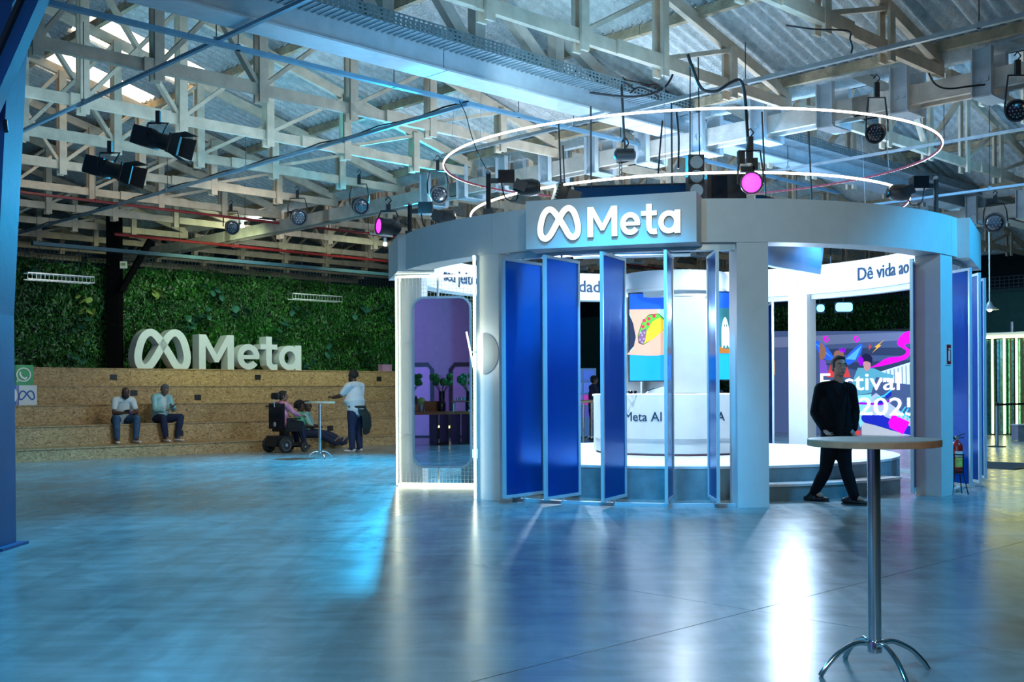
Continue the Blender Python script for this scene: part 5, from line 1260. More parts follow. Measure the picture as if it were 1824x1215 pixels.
# seated men on the steps; local y = out of the steps towards the viewer, seat height .66, feet on .245
def seat_joints(lean=.25, knee=.20, hands=((-.10, .42, .62), (.10, .42, .62)), head=(.0, .30, .70), seat=.66, foot=.245, fdx=.16, legy=.50):
    z = seat + .10; sy = .02
    sh_y = sy + .50 * math.sin(lean); shz = z + .47 * math.cos(lean)
    J = dict(pel=(0, sy, z), che=(0, lerp((0, sy, 0), (0, sh_y, 0), .66).y, z + (shz - z) * .66), nk=(0, sh_y + .02, shz + .04), hd=(head[0], sh_y + .02 + head[1] * .3, shz + .04 + .115),
             shR=(.185, sh_y, shz), shL=(-.185, sh_y, shz), hipR=(.09, sy, z - .02), hipL=(-.09, sy, z - .02), knR=(knee, sy + .42, z + .03), knL=(-knee, sy + .42, z + .03),
             anR=(fdx, sy + legy - .06, foot + .11), anL=(-fdx, sy + legy - .06, foot + .11), toR=(fdx + .03, sy + legy + .12, foot + .032), toL=(-fdx - .03, sy + legy + .12, foot + .032),
             elR=(.24, sh_y + .10, shz - .27), elL=(-.24, sh_y + .10, shz - .27), wrR=hands[1], wrL=hands[0], fwd=(0, 1, 0), pnR=(0, -.3, 1), pnL=(0, -.3, 1))
    J['hndR'] = V3(hands[1]) + V3((-.06, .03, .01)); J['hndL'] = V3(hands[0]) + V3((.06, .03, .01)); return J
FACE_OUT = math.atan2(-HV.y, -HV.x) - R(90)     # rotates local +y onto -V
def seat_at(px, k=1, back=.30):
    return PV(px, 700, BV + RUN * k + back)
s = seat_at(213); s.z = 0; a1 = s.copy()
man1 = person('bearded bald man in pale t-shirt and jeans seated bent over a phone', s, FACE_OUT + R(-6), seat_joints(.50, .22, ((-.04, .50, .90), (.10, .52, .90)), (0, .30, .7), fdx=.20, legy=.47), M_skind, M_whitetee, M_jeans, M_wshoe, M_blackhair, sleeve=.62, girth=1.08, bald=True, beard=M_blackhair, head_pitch=R(-38))
s = seat_at(284); s.z = 0; a2 = s.copy()
man2 = person('grey haired man in pale blue jacket seated with a phone in hand', s, FACE_OUT + R(10), seat_joints(.12, .23, ((-.10, .36, 1.02), (.16, .40, .94)), (0, .30, .7), fdx=.15, legy=.46), M_skinm, M_whitetee, M_navy, M_wshoe, M_greyhair, sleeve=1.6, girth=1.05, head_pitch=R(-32), jacket=M_lbjacket)
def phone(root, p, lab, ang):
    q = root.matrix_basis @ V3(p); t = thing('phone', lab, 'phone', q, root.rotation_euler.z + ang)
    B('case', MB().box((0, 0, 0), (.075, .15, .009), Euler((R(35), 0, 0)).to_matrix()), M_blackg, t); B('display', MB().box((0, -.003, .006), (.066, .13, .002), Euler((R(35), 0, 0)).to_matrix()), em('phone', (0.25, 0.35, 0.45), .5), t)
phone(man1, (.04, .56, .925), 'dark phone held by the bearded seated man', 0); phone(man2, (-.03, .44, 1.04), 'dark phone held by the man in pale blue jacket', R(30))
# wristband
B('wristband', MB().lathe([(.036, -.012), (.038, 0), (.036, .012)], n=16, axis='x'), pm('blue_band', (.02, .02, .5), .5), man1, loc=(-.07, .485, .90))

# standing man seen from behind, right arm reaching to the table
q = G(634, 806); st_ = dict(pel=(0, 0, .98), che=(0, .03, 1.30), nk=(0, .03, 1.52), hd=(0, .075, 1.645), shR=(.215, .02, 1.46), shL=(-.215, .02, 1.46), elR=(.25, .06, 1.18), wrR=(.16, .26, 1.08), hndR=(.10, .34, 1.10),
    elL=(-.27, .20, 1.24), wrL=(-.22, .46, 1.20), hndL=(-.21, .58, 1.24), hipR=(.10, 0, .94), hipL=(-.10, 0, .94), knR=(.11, .02, .50), knL=(-.11, .02, .50), anR=(.11, -.02, .10), anL=(-.12, .0, .10), toR=(.15, .18, .032), toL=(-.14, .20, .032), fwd=(0, 1, 0))
st_['hd'] = (0, .08, 1.66)
stand = person('heavy man in white t-shirt standing with a jacket tied at his waist', q, R(58), st_, M_skind, M_whitetee, M_navy, M_wshoe, M_blackhair, sleeve=.72, girth=1.30, curly=.92, beard=M_blackhair, glasses=True, skirt=.05)
t = MB(); t.loft([(.06, -.06, 1.00), (.12, -.20, .80), (.14, -.20, .56), (.16, -.17, .42)], [(.20, .06), (.19, .055), (.19, .05), (.14, .03)], (1, .2, 0), 14); t.loft([(-.21, 0, 1.0), (0, .19, .99), (.22, 0, 1.0), (.1, -.19, 1.0), (-.1, -.18, 1.0), (-.21, 0, 1.0)], [.03] * 6, (0, 0, 1), 8)
obj('tied_jacket', bake(t, .012, M_darkgreen, 'tied_jacket', 2), stand)
# two women seated low on the first step, legs stretched out
def low_joints():
    return dict(pel=(0, .02, .36), che=(0, -.04, .62), nk=(0, -.04, .84), hd=(0, -.01, .965), shR=(.185, -.04, .78), shL=(-.185, -.04, .78), elR=(.24, .10, .55), wrR=(.08, .25, .52), hndR=(.0, .30, .52), elL=(-.25, .05, .53), wrL=(-.10, .24, .50), hndL=(-.02, .28, .50),
        hipR=(.10, .04, .35), hipL=(-.10, .04, .35), knR=(.15, .46, .33), knL=(-.10, .46, .33), anR=(.22, .88, .13), anL=(.02, .88, .13), toR=(.26, .97, .27), toL=(.0, .97, .27), upR=(0, -.75, .66), upL=(0, -.75, .66), fwd=(0, 1, 0), fl=(.24, 0, 0))
q = PV(536, 700, BV + .30); q.z = 0
person('smiling curly haired woman in mint green shirt sitting low on the first step', q, FACE_OUT + R(42), low_joints(), M_skind, M_mint, M_navy, M_greyshoe, M_blackhair, sleeve=1.0, girth=1.12, curly=1.15, head_yaw=R(-15))
q = PV(549, 700, BV + .34); q.z = 0
J2 = low_joints(); J2['hd'] = (0, -.02, .955)
person('curly haired woman in pale blue top hidden behind the mint shirt', q, FACE_OUT + R(44), J2, M_skind, M_lbjacket, M_navy, M_greyshoe, M_blackhair, sleeve=1.3, girth=1.05, curly=1.05, head_yaw=R(-30))
# powered wheelchair and its user, seen from behind
q = G(497, 806); WC = R(38) * -1
wc = thing('wheelchair', 'black powered wheelchair with headrest seen from behind', 'wheelchair', q, WC)
M_tire = pm('tyre_rubber', (.02, .022, .025), .8); M_rim = pm('rim_grey', (.30, .38, .42), .4)
# local y = forward
def wheel(x, y, r, w_):
    o = B('wheel', MB().lathe([(r * .72, -w_ / 2), (r * .92, -w_ / 2), (r, -w_ * .3), (r, w_ * .3), (r * .92, w_ / 2), (r * .72, w_ / 2)], n=28, axis='x'), M_tire, wc, loc=(x, y, r), smooth=True)
    rm = MB().lathe([(r * .22, -w_ * .52), (r * .22, w_ * .52)], n=16, axis='x'); rm.lathe([(r * .62, -w_ * .5), (r * .73, -w_ * .5), (r * .73, w_ * .5), (r * .62, w_ * .5), (r * .62, -w_ * .5)], n=28, axis='x')
    for k in range(5): a = R(72 * k); rm.bar((0, r * .2 * math.cos(a), r * .2 * math.sin(a)), (0, r * .66 * math.cos(a), r * .66 * math.sin(a)), w_ * .8, .03, up=(1, 0, 0))
    B('rim', rm, M_rim, o)
wheel(-.28, -.05, .17, .075); wheel(.28, -.05, .17, .075); wheel(-.25, .52, .11, .055); wheel(.25, .52, .11, .055)
B('battery_box', MB().box((0, .02, .26), (.40, .42, .22)), M_black, wc); B('chassis', MB().box((0, .25, .17), (.34, .75, .08)), M_black, wc); B('seat', MB().box((0, .24, .50), (.46, .48, .09)), M_black, wc)
B('seat_post', MB().box((0, .16, .41), (.16, .16, .12)), M_black, wc)
B('backrest', MB().add(*(lambda m: (m.v, m.f))(MB().box((0, -.06, .80), (.44, .08, .56)))), M_blackg, wc)
B('head_rest', MB().loft([(-.11, -.10, 1.24), (0, -.13, 1.24), (.11, -.10, 1.24)], [(.075, .03)] * 3, (0, 0, 1), 12), M_black, wc, smooth=True); B('headrest_stem', MB().tube([(0, -.12, 1.0), (0, -.14, 1.22)], .012, 8), M_galv, wc)
for s_ in (-1, 1):
    B('armrest', MB().box((.27 * s_, .20, .74), (.06, .36, .035)), M_black, wc); B('armrest_post', MB().bar((.27 * s_, .02, .52), (.27 * s_, .02, .74), .03, .03), M_black, wc)
    B('push_handle', MB().tube([(.20 * s_, -.08, 1.02), (.20 * s_, -.20, 1.02)], .014, 8), M_black, wc); B('side_panel', MB().box((.24 * s_, .24, .61), (.02, .40, .16)), M_black, wc)
    B('footplate', MB().box((.10 * s_, .66, .10), (.16, .20, .02)), M_black, wc); B('legrest', MB().bar((.12 * s_, .46, .46), (.12 * s_, .62, .11), .04, .03), M_black, wc)
B('joystick', MB().lathe([(.02, .76), (.012, .80), (.018, .82)], (.27, .36, 0), 10), M_black, wc)
B('rear_light_panel', MB().ell((0, -.115, .62), (.05, .012, .055)), M_rim, wc, smooth=True)
B('rear_bumper', MB().bar((-.17, -.20, .22), (.17, -.20, .22), .05, .16), M_black, wc)
uj = dict(pel=(0, .10, .64), che=(0, .07, .88), nk=(0, .08, 1.10), hd=(.03, .10, 1.225), shR=(.18, .07, 1.04), shL=(-.18, .07, 1.04), elR=(.30, .20, .86), wrR=(.27, .40, .80), hndR=(.27, .5, .80), elL=(-.26, .18, .82), wrL=(-.22, .38, .80), hndL=(-.2, .48, .8),
          hipR=(.09, .14, .62), hipL=(-.09, .14, .62), knR=(.12, .54, .62), knL=(-.12, .54, .62), anR=(.11, .62, .22), anL=(-.11, .62, .22), toR=(.12, .78, .145), toL=(-.12, .78, .145), fwd=(0, 1, 0), fl=(.23, 0, 0))
person('person in pink patterned top sitting in the powered wheelchair', q, WC, uj, M_skinm, M_pinkt, M_navy, M_greyshoe, M_blackhair, sleeve=1.8, head_yaw=R(-30))
# man seen through the pavilion, turned to the right
q = P(1057, 700, 29.5); q.z = 0
fj = dict(pel=(0, 0, .95), che=(0, 0, 1.25), nk=(0, .0, 1.47), hd=(0, .03, 1.60), shR=(.19, 0, 1.41), shL=(-.19, 0, 1.41), elR=(.24, .05, 1.15), wrR=(.16, .28, 1.08), elL=(-.24, .05, 1.15), wrL=(-.16, .28, 1.08), hipR=(.09, 0, .92), hipL=(-.09, 0, .92), knR=(.1, 0, .5), knL=(-.1, 0, .5), anR=(.1, -.02, .1), anL=(-.1, -.02, .1), toR=(.12, .17, .032), toL=(-.12, .17, .032), fwd=(0, 1, 0))
person('short haired man in dark top standing far behind the blue panels', q, R(-75), fj, M_skinm, M_navy, M_trouser, M_bshoe, M_blackhair, sleeve=1.9, vox=.014)
# display board beside him and counter
q = P(1038, 700, 30.5); t = thing('display_board', 'narrow standing display board with coloured pictures beside the far man', 'board', (q.x, q.y, 0))
B('panel', MB().box((0, 0, 1.0), (.75, .06, 1.9)), em('board', (0.05, 0.14, 0.35), .6), t); B('foot', MB().box((0, 0, .03), (.8, .4, .05)), M_black, t)
for i, c_ in enumerate(((.05, .15, .7), (.1, .2, .8), (.6, .05, .5), (.1, .1, .5))):
    for j in (-.17, .17): B('picture', MB().box((j, -.035, 1.75 - .34 * i), (.28, .01, .28)), em('pic%d' % i, c_, .6), t)
q = P(1060, 700, 31.5); t = thing('far_counter', 'low dark counter with wooden top behind the pavilion', 'counter', (q.x, q.y, 0))
B('counter_body', MB().box((.6, 0, .42), (3.2, .6, .84)), M_black, t); B('counter_top', MB().box((.6, 0, .87), (3.3, .7, .05)), pm('counter_wood', (.25, .10, .04), .4), t); B('rail_front', MB().box((.6, -.31, .96), (3.2, .02, .12)), M_steelw, t)
# ================================================================== stage lights, speakers, cables
def aim_rot(v): return V3(v).to_track_quat('-Y', 'Z').to_euler()
def par_can(p, r, L, aim, lab, lens=M_blackg, drop=.35, grp=None, ring=True):
    t = thing('stage_light', lab, 'light', p, 0, grp); Rm = V3(aim).normalized().to_track_quat('-Y', 'Z').to_matrix()
    X = Rm.to_4x4()
    def tf(m): m.v = [tuple(Rm @ V3(v)) for v in m.v]; return m
    B('housing', tf(MB().lathe([(r * .55, L * .55), (r * .8, L * .45), (r * .95, L * .1), (r, -L * .35), (r * 1.06, -L * .36), (r * 1.06, -L * .5), (r * .9, -L * .5), (r * .9, -L * .42)], n=24, axis='y')), M_black, t, smooth=True)
    B('lens', tf(MB().ell((0, -L * .43, 0), (r * .9, L * .07, r * .9), 20, 10)), lens, t, smooth=True)
    yk = [Rm @ V3((-r * 1.18, 0, 0)), V3((-r * 1.18, 0, r * 1.2)), V3((-r * .9, 0, drop * .7)), V3((r * .9, 0, drop * .7)), V3((r * 1.18, 0, r * 1.2)), Rm @ V3((r * 1.18, 0, 0))]
    B('yoke', MB().tube(yk, .012, 6), M_black, t); B('clamp', MB().box((0, 0, drop * .85), (.06, .05, drop * .3)), M_black, t)
    B('hook', MB().tube([V3((0, 0, drop)), V3((.04, 0, drop + .05)), V3((0, 0, drop + .10)), V3((-.04, 0, drop + .05))], .010, 6), M_black, t)
    if lens is M_blackg:
        m = MB()
        for k in range(19):
            rr = [0] + [.42] * 6 + [.78] * 12; rk = rr[k] * r * .8; a = (k - 1) * (R(60) if k < 7 else R(30)); m.ell(tuple(Rm @ V3((rk * math.cos(a), -L * .49, rk * math.sin(a)))), r * .07, 6, 4)
        o = B('led_cells', m, M_galv, t, fix=False); o['kind'] = 'stuff'
    return t
par_can(P(1562, 236, 13.6), .115, .22, (-.5, -.8, -.35), 'black round stage light inside the right end of the upper ring', drop=.62)
par_can(P(1813, 197, 13.0), .125, .22, (-.5, -.8, -.2), 'black round stage light at the right edge of the picture', drop=.6)
par_can(P(1773, 396, 20.5), .18, .25, (-.5, -.8, -.2), 'black LED stage light hanging low at far right', drop=.5)
par_can(P(780, 345, 19.8), .16, .26, (.3, -.9, -.35), 'round black stage light left of the small ring', drop=.6)
par_can(P(640, 366, 21.5), .16, .26, (.4, -.8, -.3), 'round black stage light hanging on the left timber beam', drop=.6)
par_can(P(530, 386, 23.0), .17, .26, (.4, -.8, -.3), 'leftmost round black stage light on the left timber beam', drop=.55)
par_can(P(412, 404, 24.5), .15, .26, (.4, -.8, -.3), 'small dark stage light beside the lit bulbs', drop=.5)
par_can(P(1337, 327, 12.9), .125, .24, (-.12, -.97, -.1), 'magenta stage light glowing above the fascia', lens=M_magenta, drop=.55)
par_can(P(692, 404, 14.6), .11, .30, (-.85, -.5, 0), 'stage light with violet lens at the left end of the fascia', lens=M_magenta, drop=.30)
def profile_light(p, aim, s, lab):
    t = thing('profile_spotlight', lab, 'light', p); Rm = V3(aim).normalized().to_track_quat('-Y', 'Z').to_matrix()
    def tf(m): m.v = [tuple(Rm @ (V3(v) * s)) for v in m.v]; return m
    B('lamp_house', tf(MB().box((0, .20, 0), (.26, .30, .26))), M_black, t); B('barrel', tf(MB().lathe([(.13, .06), (.11, -.02), (.12, -.22), (.13, -.24)], n=20, axis='y')), M_black, t, smooth=True)
    B('gel_frame', tf(MB().box((0, -.25, 0), (.27, .03, .27))), pm('brown_gel', (.05, .03, .02), .5), t)
    for sg in (-1, 1):
        B('barn_door', tf(MB().add([(-.13, -.27, .13 * sg), (.13, -.27, .13 * sg), (.17, -.50, .20 * sg), (-.17, -.50, .20 * sg)], [(0, 1, 2, 3)])), M_black, t, fix=False)
        B('barn_door', tf(MB().add([(.13 * sg, -.27, -.13), (.13 * sg, -.27, .13), (.20 * sg, -.46, .15), (.20 * sg, -.46, -.15)], [(0, 1, 2, 3)])), M_black, t, fix=False)
    B('yoke', MB().tube([Rm @ V3((-.16 * s, .1 * s, 0)), V3((-.14 * s, 0, .24 * s)), V3((.14 * s, 0, .24 * s)), Rm @ V3((.16 * s, .1 * s, 0))], .016, 6), M_black, t)
    B('clamp', MB().box((0, 0, .32 * s), (.06, .06, .18 * s)), M_black, t)
    B('cooling_fins', tf(MB().box((0, .36, 0), (.22, .03, .22))), M_galv, t)
    return t
profile_light(P(282, 250, 15.3), (.92, -.25, -.28), 1.0, 'upper black spotlight with barn doors on the left trusses')
profile_light(P(196, 302, 15.8), (.92, -.2, -.25), 1.0, 'lower black spotlight with barn doors on the left trusses')
def pole_light(px, py0, py1, Y, side, lab, labl):
    a = P(px, py1, Y); b = P(px, py0, Y); a.z = min(a.z, 3.47)
    t = thing('light_stand', lab, 'stand', a); B('pole', MB().tube([(0, 0, 0), b - a], .030, 12), M_black, t); B('cap', MB().ell(b - a, .034), M_galv, t)
    B('base_clamp', MB().box((0, 0, .04), (.12, .10, .08)), M_black, t)
    p = b + V3((side * .26, 0, -.12)); L = thing('moving_light', labl, 'light', p)
    B('base_box', MB().box((-side * .04, 0, .06), (.20, .18, .16)), M_blackg, L); B('yoke_arm', MB().bar((side * .06, -.1, -.02), (side * .20, -.1, -.08), .03, .12), M_black, L); B('yoke_arm', MB().bar((side * .06, .1, -.02), (side * .20, .1, -.08), .03, .12), M_black, L)
    B('head', MB().lathe([(.07, -.13), (.10, -.08), (.11, .05), (.09, .13), (.04, .15)], n=20, axis='x'), M_black, L, loc=(side * .22, 0, -.06), smooth=True); B('lens', MB().ell((side * .36, 0, -.06), (.02, .075, .075)), M_blackg, L)
    B('clamp', MB().box((-side * .2, 0, .02), (.16, .05, .06)), M_black, L); B('cable_loop', MB().tube(cr([V3((-side * .1, -.02, -.02)), V3((-side * .05, -.05, -.2)), V3((side * .08, -.03, -.22)), V3((side * .1, 0, -.05))], 5), .008, 6), M_black, L)
pole_light(870, 308, 372, 13.4, 1, 'short black pole standing on the fascia left of the sign', 'moving stage light clamped to the pole left of the sign')
pole_light(1667, 318, 380, 14.2, -1, 'short black pole standing on the right part of the fascia', 'moving stage light clamped to the right pole')
pole_light(730, 364, 410, 15.2, 1, 'short black pole at the left end of the fascia', 'moving stage light at the left end of the fascia')
# flood lamp with fins left of the blue screen
t = thing('flood_lamp', 'tilted black flood lamp beside the blue hanging screen', 'light', P(1000, 346, 13.9)); Rm = Euler((0, R(18), R(20))).to_matrix()
B('case', MB().box((0, 0, 0), (.16, .12, .26), Rm), M_black, t); B('glass', MB().box(Rm @ V3((-.09, 0, 0)), (.012, .10, .22), Rm), M_galv, t); B('bracket', MB().bar((.08, 0, 0), (.24, 0, -.05), .08, .14), M_black, t)
for k in range(6): B('fin', MB().box(Rm @ V3((-.085, -.02, -.10 + .04 * k)), (.02, .13, .006), Rm), M_galv, t)
# line-array speaker column
sp = P(1240, 284, 13.6); t = thing('speaker_column', 'black column of round loudspeakers right of the illuminated sign', 'speaker', sp)
B('case', MB().box((0, .1, -.30), (.20, .22, .72)), M_black, t)
for k in range(4): B('driver', MB().lathe([(.080, -.012), (.070, .006), (.03, .02), (.03, -.005)], n=24, axis='y'), M_rim, t, loc=(0, -.018, -.04 - .175 * k), smooth=True)
for s_ in (-1, 1): B('rigging_strap', MB().tube([(s_ * .06, .1, .05), (s_ * .05, .1, 1.3)], .008, 5), M_black, t)
# speakers / dark boxes stack behind it
t = thing('rigging_box', 'dark rigging case hidden behind the magenta light', 'box', P(1290, 338, 14.2)); B('case_body', MB().box((0, 0, 0), (.50, .35, .34)), M_black, t); B('case_front', MB().box((-.1, -.19, 0), (.2, .03, .28)), M_blackg, t); B('arm', MB().bar((.1, -.1, .1), (.3, -.1, .22), .05, .05), M_black, t)
# chain hoist
hb = P(1113, 276, 15.2); t = thing('chain_hoist', 'black chain hoist hanging inside the upper ring', 'hoist', hb)
B('motor', MB().lathe([(.04, -.15), (.085, -.12), (.09, .12), (.04, .15)], n=20, axis='x'), M_black, t, smooth=True); B('strap', MB().bar((0, 0, .05), (-.04, 0, .95), .03, .05), M_black, t); B('hook', MB().tube(cr([V3((0, 0, .1)), V3((.05, 0, .16)), V3((0, 0, .24)), V3((-.04, 0, .17))], 5), .012, 6), M_black, t)
for k in range(9): B('chain_link', MB().tube([(-.06 + .018 * math.cos(a), .018 * math.sin(a) * (k % 2), -.12 - .06 * k + .035 * math.sin(a) * (1)) for a in np.arange(0, 6.2, .8)], .006, 5, True), M_black, t)
B('lower_hook', MB().ell((-.06, 0, -.68), (.05, .03, .05)), M_black, t)
# clamp cluster above the magenta light, cables down to it
t = thing('light_clamp_cluster', 'cluster of clamps and connectors above the magenta light', 'clamp', P(1335, 290, 12.95))
for x, z, w_, h_ in ((-.10, .06, .08, .16), (0, .10, .07, .22), (.06, -.02, .06, .14), (-.03, -.08, .16, .06)): B('clamp_block', MB().box((x, 0, z), (w_, .09, h_)), M_black, t)
def cable(pts, Y, r, lab, n=6):
    q = [P(a, b, Y + (c[0] if c else 0)) for a, b, *c in pts]; t = thing('hanging_cable', lab, 'cable', q[0]); B('sheath', MB().tube(cr([p - q[0] for p in q], n), r, 6), M_tape, t, smooth=True); return t
cable([(1225, 97), (1235, 125), (1250, 158), (1275, 163), (1300, 148), (1318, 143), (1326, 165), (1330, 215), (1334, 280)], 13.3, .020, 'thick black cable looping down to the magenta light')
cable([(1400, 45), (1450, 52), (1510, 55), (1514, 70), (1518, 84), (1516, 95)], 12.0, .010, 'short black cable end hanging at the upper right', 4)
cable([(1207, 107), (1195, 140), (1180, 158), (1150, 170), (1110, 172), (1050, 165)], 14.6, .016, 'black cable swinging up from the cable tray end')
cable([(1205, 200), (1209, 245), (1208, 300)], 14.5, .014, 'vertical black cable right of the chain hoist')
cable([(1180, 215), (1176, 260), (1172, 315)], 14.5, .012, 'vertical black cable beside the chain hoist')
cable([(818, 179), (830, 205), (838, 235), (850, 270), (866, 300)], 13.6, .006, 'thin green cable running down to the left black pole')
cable([(1654, 130), (1666, 150), (1690, 158), (1740, 152), (1800, 148)], 13.6, .012, 'black cable sagging along the right girder')
rr = random.Random(5)
for k in range(7):
    x0 = 760 + k * 62 + rr.uniform(-10, 10); y0_ = 70 + k * 15; cable([(x0, y0_ + 6), (x0 + 14, y0_ - 4), (x0 + 34, y0_ + 2), (x0 + 52, y0_ + 14)], 16.2 - .12 * k, .014, ['black cable bulging over the tray above the left truss posts', 'second cable hump along the tray', 'third cable hump along the tray', 'cable hump on the tray left of the upper ring', 'cable hump where tray meets the ring', 'cable hump past the ring top', 'last cable hump by the tangled wires'][k], 4)
t = thing('cable_tangle', 'tangle of thin black and red wires on the tray end above the ring', 'cable', P(1090, 168, 16.3))
for k in range(22):
    o0 = V3((rr.uniform(-.5, .5), rr.uniform(-.2, .2), rr.uniform(-.05, .12))); pts = [o0 + V3((rr.uniform(-.22, .22), rr.uniform(-.1, .1), rr.uniform(-.08, .10))) for _ in range(5)]
    B('wire', MB().tube(cr(pts, 4), .007, 5), M_red if k % 6 == 0 else M_tape, t)
t = thing('cable_bundle', 'thick bundle of black cables running along the right girder', 'cable', W(14.3, 3, 5.62))
for k in range(6):
    pts = [HV * s_ + V3((.02 * math.sin(s_ * 3 + k), 0, .035 * k + .03 * math.sin(s_ * 2.3 + k * 1.7))) for s_ in np.arange(0, 9, .45)]; B('wire', MB().tube(pts, .014, 6), M_tape, t, smooth=True)
t = thing('junction_box', 'grey junction box with red plug among the girder cables', 'box', P(1612, 166, 15.2)); B('box_body', MB().box((0, 0, 0), (.24, .12, .14)), M_steelw, t); B('plug', MB().tube([(-.16, -.02, -.02), (-.34, -.02, -.06)], .035, 10), M_red, t)
# small bright bulbs on a rail at left
t = thing('lamp_rail', 'white rail carrying three bright bulbs under the left roof', 'rail', P(395, 392, 27)); L_ = P(700, 430, 27) - t.location
B('channel', MB().bar((0, 0, .12), L_ + V3((0, 0, .12)), .04, .04), M_steelw, t)
for px, py, n_ in ((432, 403, 'left'), (514, 410, 'middle'), (686, 435, 'right')):
    b_ = thing('track_bulb', 'bright bulb, %s one of three on the white rail' % n_, 'lamp', P(px, py, 26.9)); B('bulb', MB().ell((0, 0, 0), .05), M_bulb, b_, smooth=True); B('socket', MB().box((0, 0, .10), (.06, .06, .12)), M_steelw, b_)
light('POINT', P(470, 415, 26.5), 60, (.9, .95, 1), .1, name='bulb_light')
# floodlights seen through the pavilion
for px, py, w_, h_, n_ in ((1504, 547, .46, .24, 'larger'), (1462, 549, .2, .2, 'smaller')):
    t = thing('blue_floodlight', '%s glowing blue floodlight above the video wall' % n_, 'light', P(px, py, 30.5)); B('lamp_face', MB().prism(rrect(w_, h_, .08), .04), M_cyanlamp, t); B('case', MB().box((0, .12, 0), (w_ + .06, .14, h_ + .06)), M_black, t); B('hanger', MB().tube([(0, .12, h_ / 2), (0, .12, 2.2)], .02, 6), M_black, t)
# round white shade there
t = thing('dome_lamp', 'pale dome lamp at the top of the entrance opening', 'lamp', P(1480, 526, 27)); B('dome', MB().lathe([(.22, 0), (.20, .05), (.10, .11), (.02, .13)], n=24), M_white, t, smooth=True); B('rod', MB().tube([(0, 0, .12), (0, 0, 2)], .012, 6), M_black, t)

# ================================================================== things seen only in the mirror
nrm = V3((-math.sin(MPHI), -math.cos(MPHI), 0))
def unmirror(p): v = V3(p) - MT; return V3(p) - nrm * (2 * v.dot(nrm))
def vm(px, py, Y): return unmirror(P(px, py, Y))
ta, tb = vm(728, 738, 27.0), vm(852, 738, 27.8); ta.z = tb.z = .80; d = (tb - ta); rz = math.atan2(d.y, d.x); Lt = d.length; c = (ta + tb) / 2
t = thing('buffet_table', 'long wooden buffet table with black legs reflected in the mirror', 'table', (c.x, c.y, 0), rz)
M_brown = pm('table_wood', (.34, .12, .05), .4, var=.2, scale=5)
B('table_top', MB().box((0, 0, .79), (Lt, .7, .07)), M_brown, t)
sgn = 1
for px in (786, 833):
    q = vm(px, 760, 27.2); lx = (Matrix.Rotation(-rz, 3, 'Z') @ (q - t.location)).x
    for x_ in (lx - .14, lx + .14): B('leg', MB().box((x_, 0, .38), (.05, .5, .76)), M_black, t)
    B('leg_foot', MB().box((lx, 0, .02), (.30, .5, .04)), M_black, t)
def onT(px): q = vm(px, 735, 27.3); return V3((q.x, q.y, .83))
v_ = thing('flower_vase', 'dark vase with bunch of leafy stems in the mirror', 'vase', onT(787)); B('vase_body', MB().lathe([(.09, 0), (.10, .05), (.10, .22), (.09, .24), (.075, .25), (.08, .50), (.07, .50)], n=20), M_blackg, v_, smooth=True)
for k in range(14): a = k * .9; B('stem', MB().tube([(0, 0, .4), (.25 * math.cos(a), .25 * math.sin(a), .70 + .05 * (k % 4))], .006, 5), M_fern, v_); B('leaf_tuft', MB().ell((.22 * math.cos(a), .22 * math.sin(a), .70 + .06 * (k % 4)), (.09, .09, .07), 7, 5), M_fern, v_)
dup(v_, onT(836), 1.0, 'second leafy vase at the right edge of the mirror'); dup(v_, onT(732), 2.0, 'third leafy vase at the left edge of the mirror')
v_ = thing('lantern', 'small black lantern on the reflected table', 'lantern', onT(741)); B('lantern_base', MB().lathe([(.10, 0), (.11, .02), (.10, .16), (.05, .18)], n=16), M_brown, v_); B('cage', MB().lathe([(.05, .18), (.055, .30), (.01, .40)], n=8), M_black, v_)
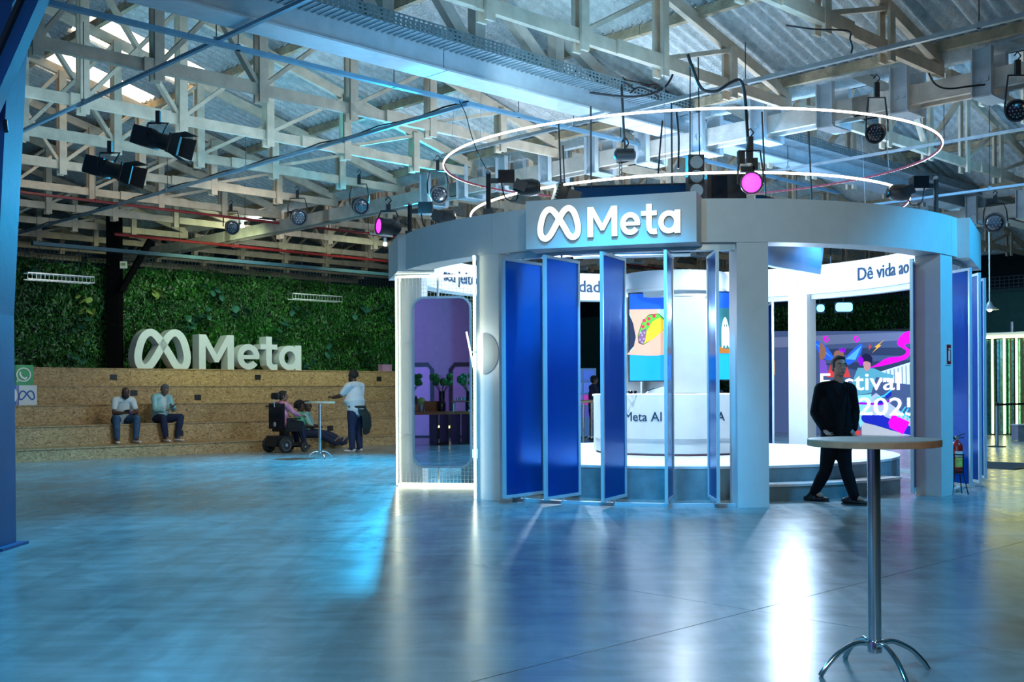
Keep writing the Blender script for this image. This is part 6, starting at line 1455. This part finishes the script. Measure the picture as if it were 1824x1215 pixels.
v_ = thing('potted_plant', 'small flowering pot on the reflected table', 'plant', onT(751)); B('pot', MB().lathe([(.06, 0), (.08, .17), (.075, .17)], n=16), M_galv, v_); B('blossom', MB().ell((0, 0, .25), (.11, .11, .10), 8, 6), M_leafpale, v_)
v_ = thing('wooden_crate', 'brown wooden box on the reflected table', 'box', onT(769)); B('box_body', MB().box((0, 0, .12), (.30, .22, .24)), M_brown, v_); B('rim', MB().box((0, 0, .245), (.32, .24, .02)), M_brown, v_)
v_ = thing('white_dish', 'small white dish beside the brown box in the mirror', 'dish', onT(763)); B('bowl', MB().lathe([(.04, 0), (.09, .05), (.085, .05)], n=16), M_white, v_); B('spoon', MB().bar((0, 0, .05), (.12, 0, .08), .02, .01), M_white, v_)
v_ = thing('serving_stand', 'metal serving stand with glasses on the reflected table', 'stand', onT(822)); B('shelf', MB().box((0, 0, .24), (.46, .25, .03)), M_brown, v_)
for x_ in (-.20, .20): B('leg', MB().lathe([(.035, 0), (.035, .23)], (x_, 0, 0), 12), M_galv, v_)
for x_ in (-.10, 0, .10): B('glass', MB().lathe([(.035, .26), (.04, .35), (.037, .35)], (x_, 0, 0), 12), M_chrome, v_)
# leaning black frames on the purple wall
for (xa, xb), n_ in (((700, 770), 'left'), ((803, 880), 'right')):
    a, b = vm(xa, 700, 31.5), vm(xb, 700, 31.5); c = (a + b) / 2; d = b - a; h = 2.1; t = thing('wall_frame', 'large black-edged arch panel on the purple wall, %s one' % n_, 'frame', (c.x, c.y, 0), math.atan2(d.y, d.x)); w_ = d.length
    B('frame_edge', MB().ribbon([(-w_ / 2, .03), (-w_ / 2, h * .93), (-w_ / 2 + .12, h), (w_ / 2 - .12, h), (w_ / 2, h * .93), (w_ / 2, .03)], .12, .08, True), M_black, t); B('panel', MB().box((0, .04, h / 2), (w_ - .1, .02, h - .1)), M_purp, t)
t = thing('floor_tube', 'yellow glowing tube lying behind the reflected table', 'light', vm(788, 772, 30)); t.location.z = .35
e_ = vm(801, 772, 30) - vm(775, 772, 30); e_.z = 0; B('glow_tube', MB().tube([-e_ / 2, e_ / 2], .03, 8), M_yneon, t); B('foot', MB().box((0, 0, -.17), (.3, .05, .32), math.atan2(e_.y, e_.x)), M_black, t)
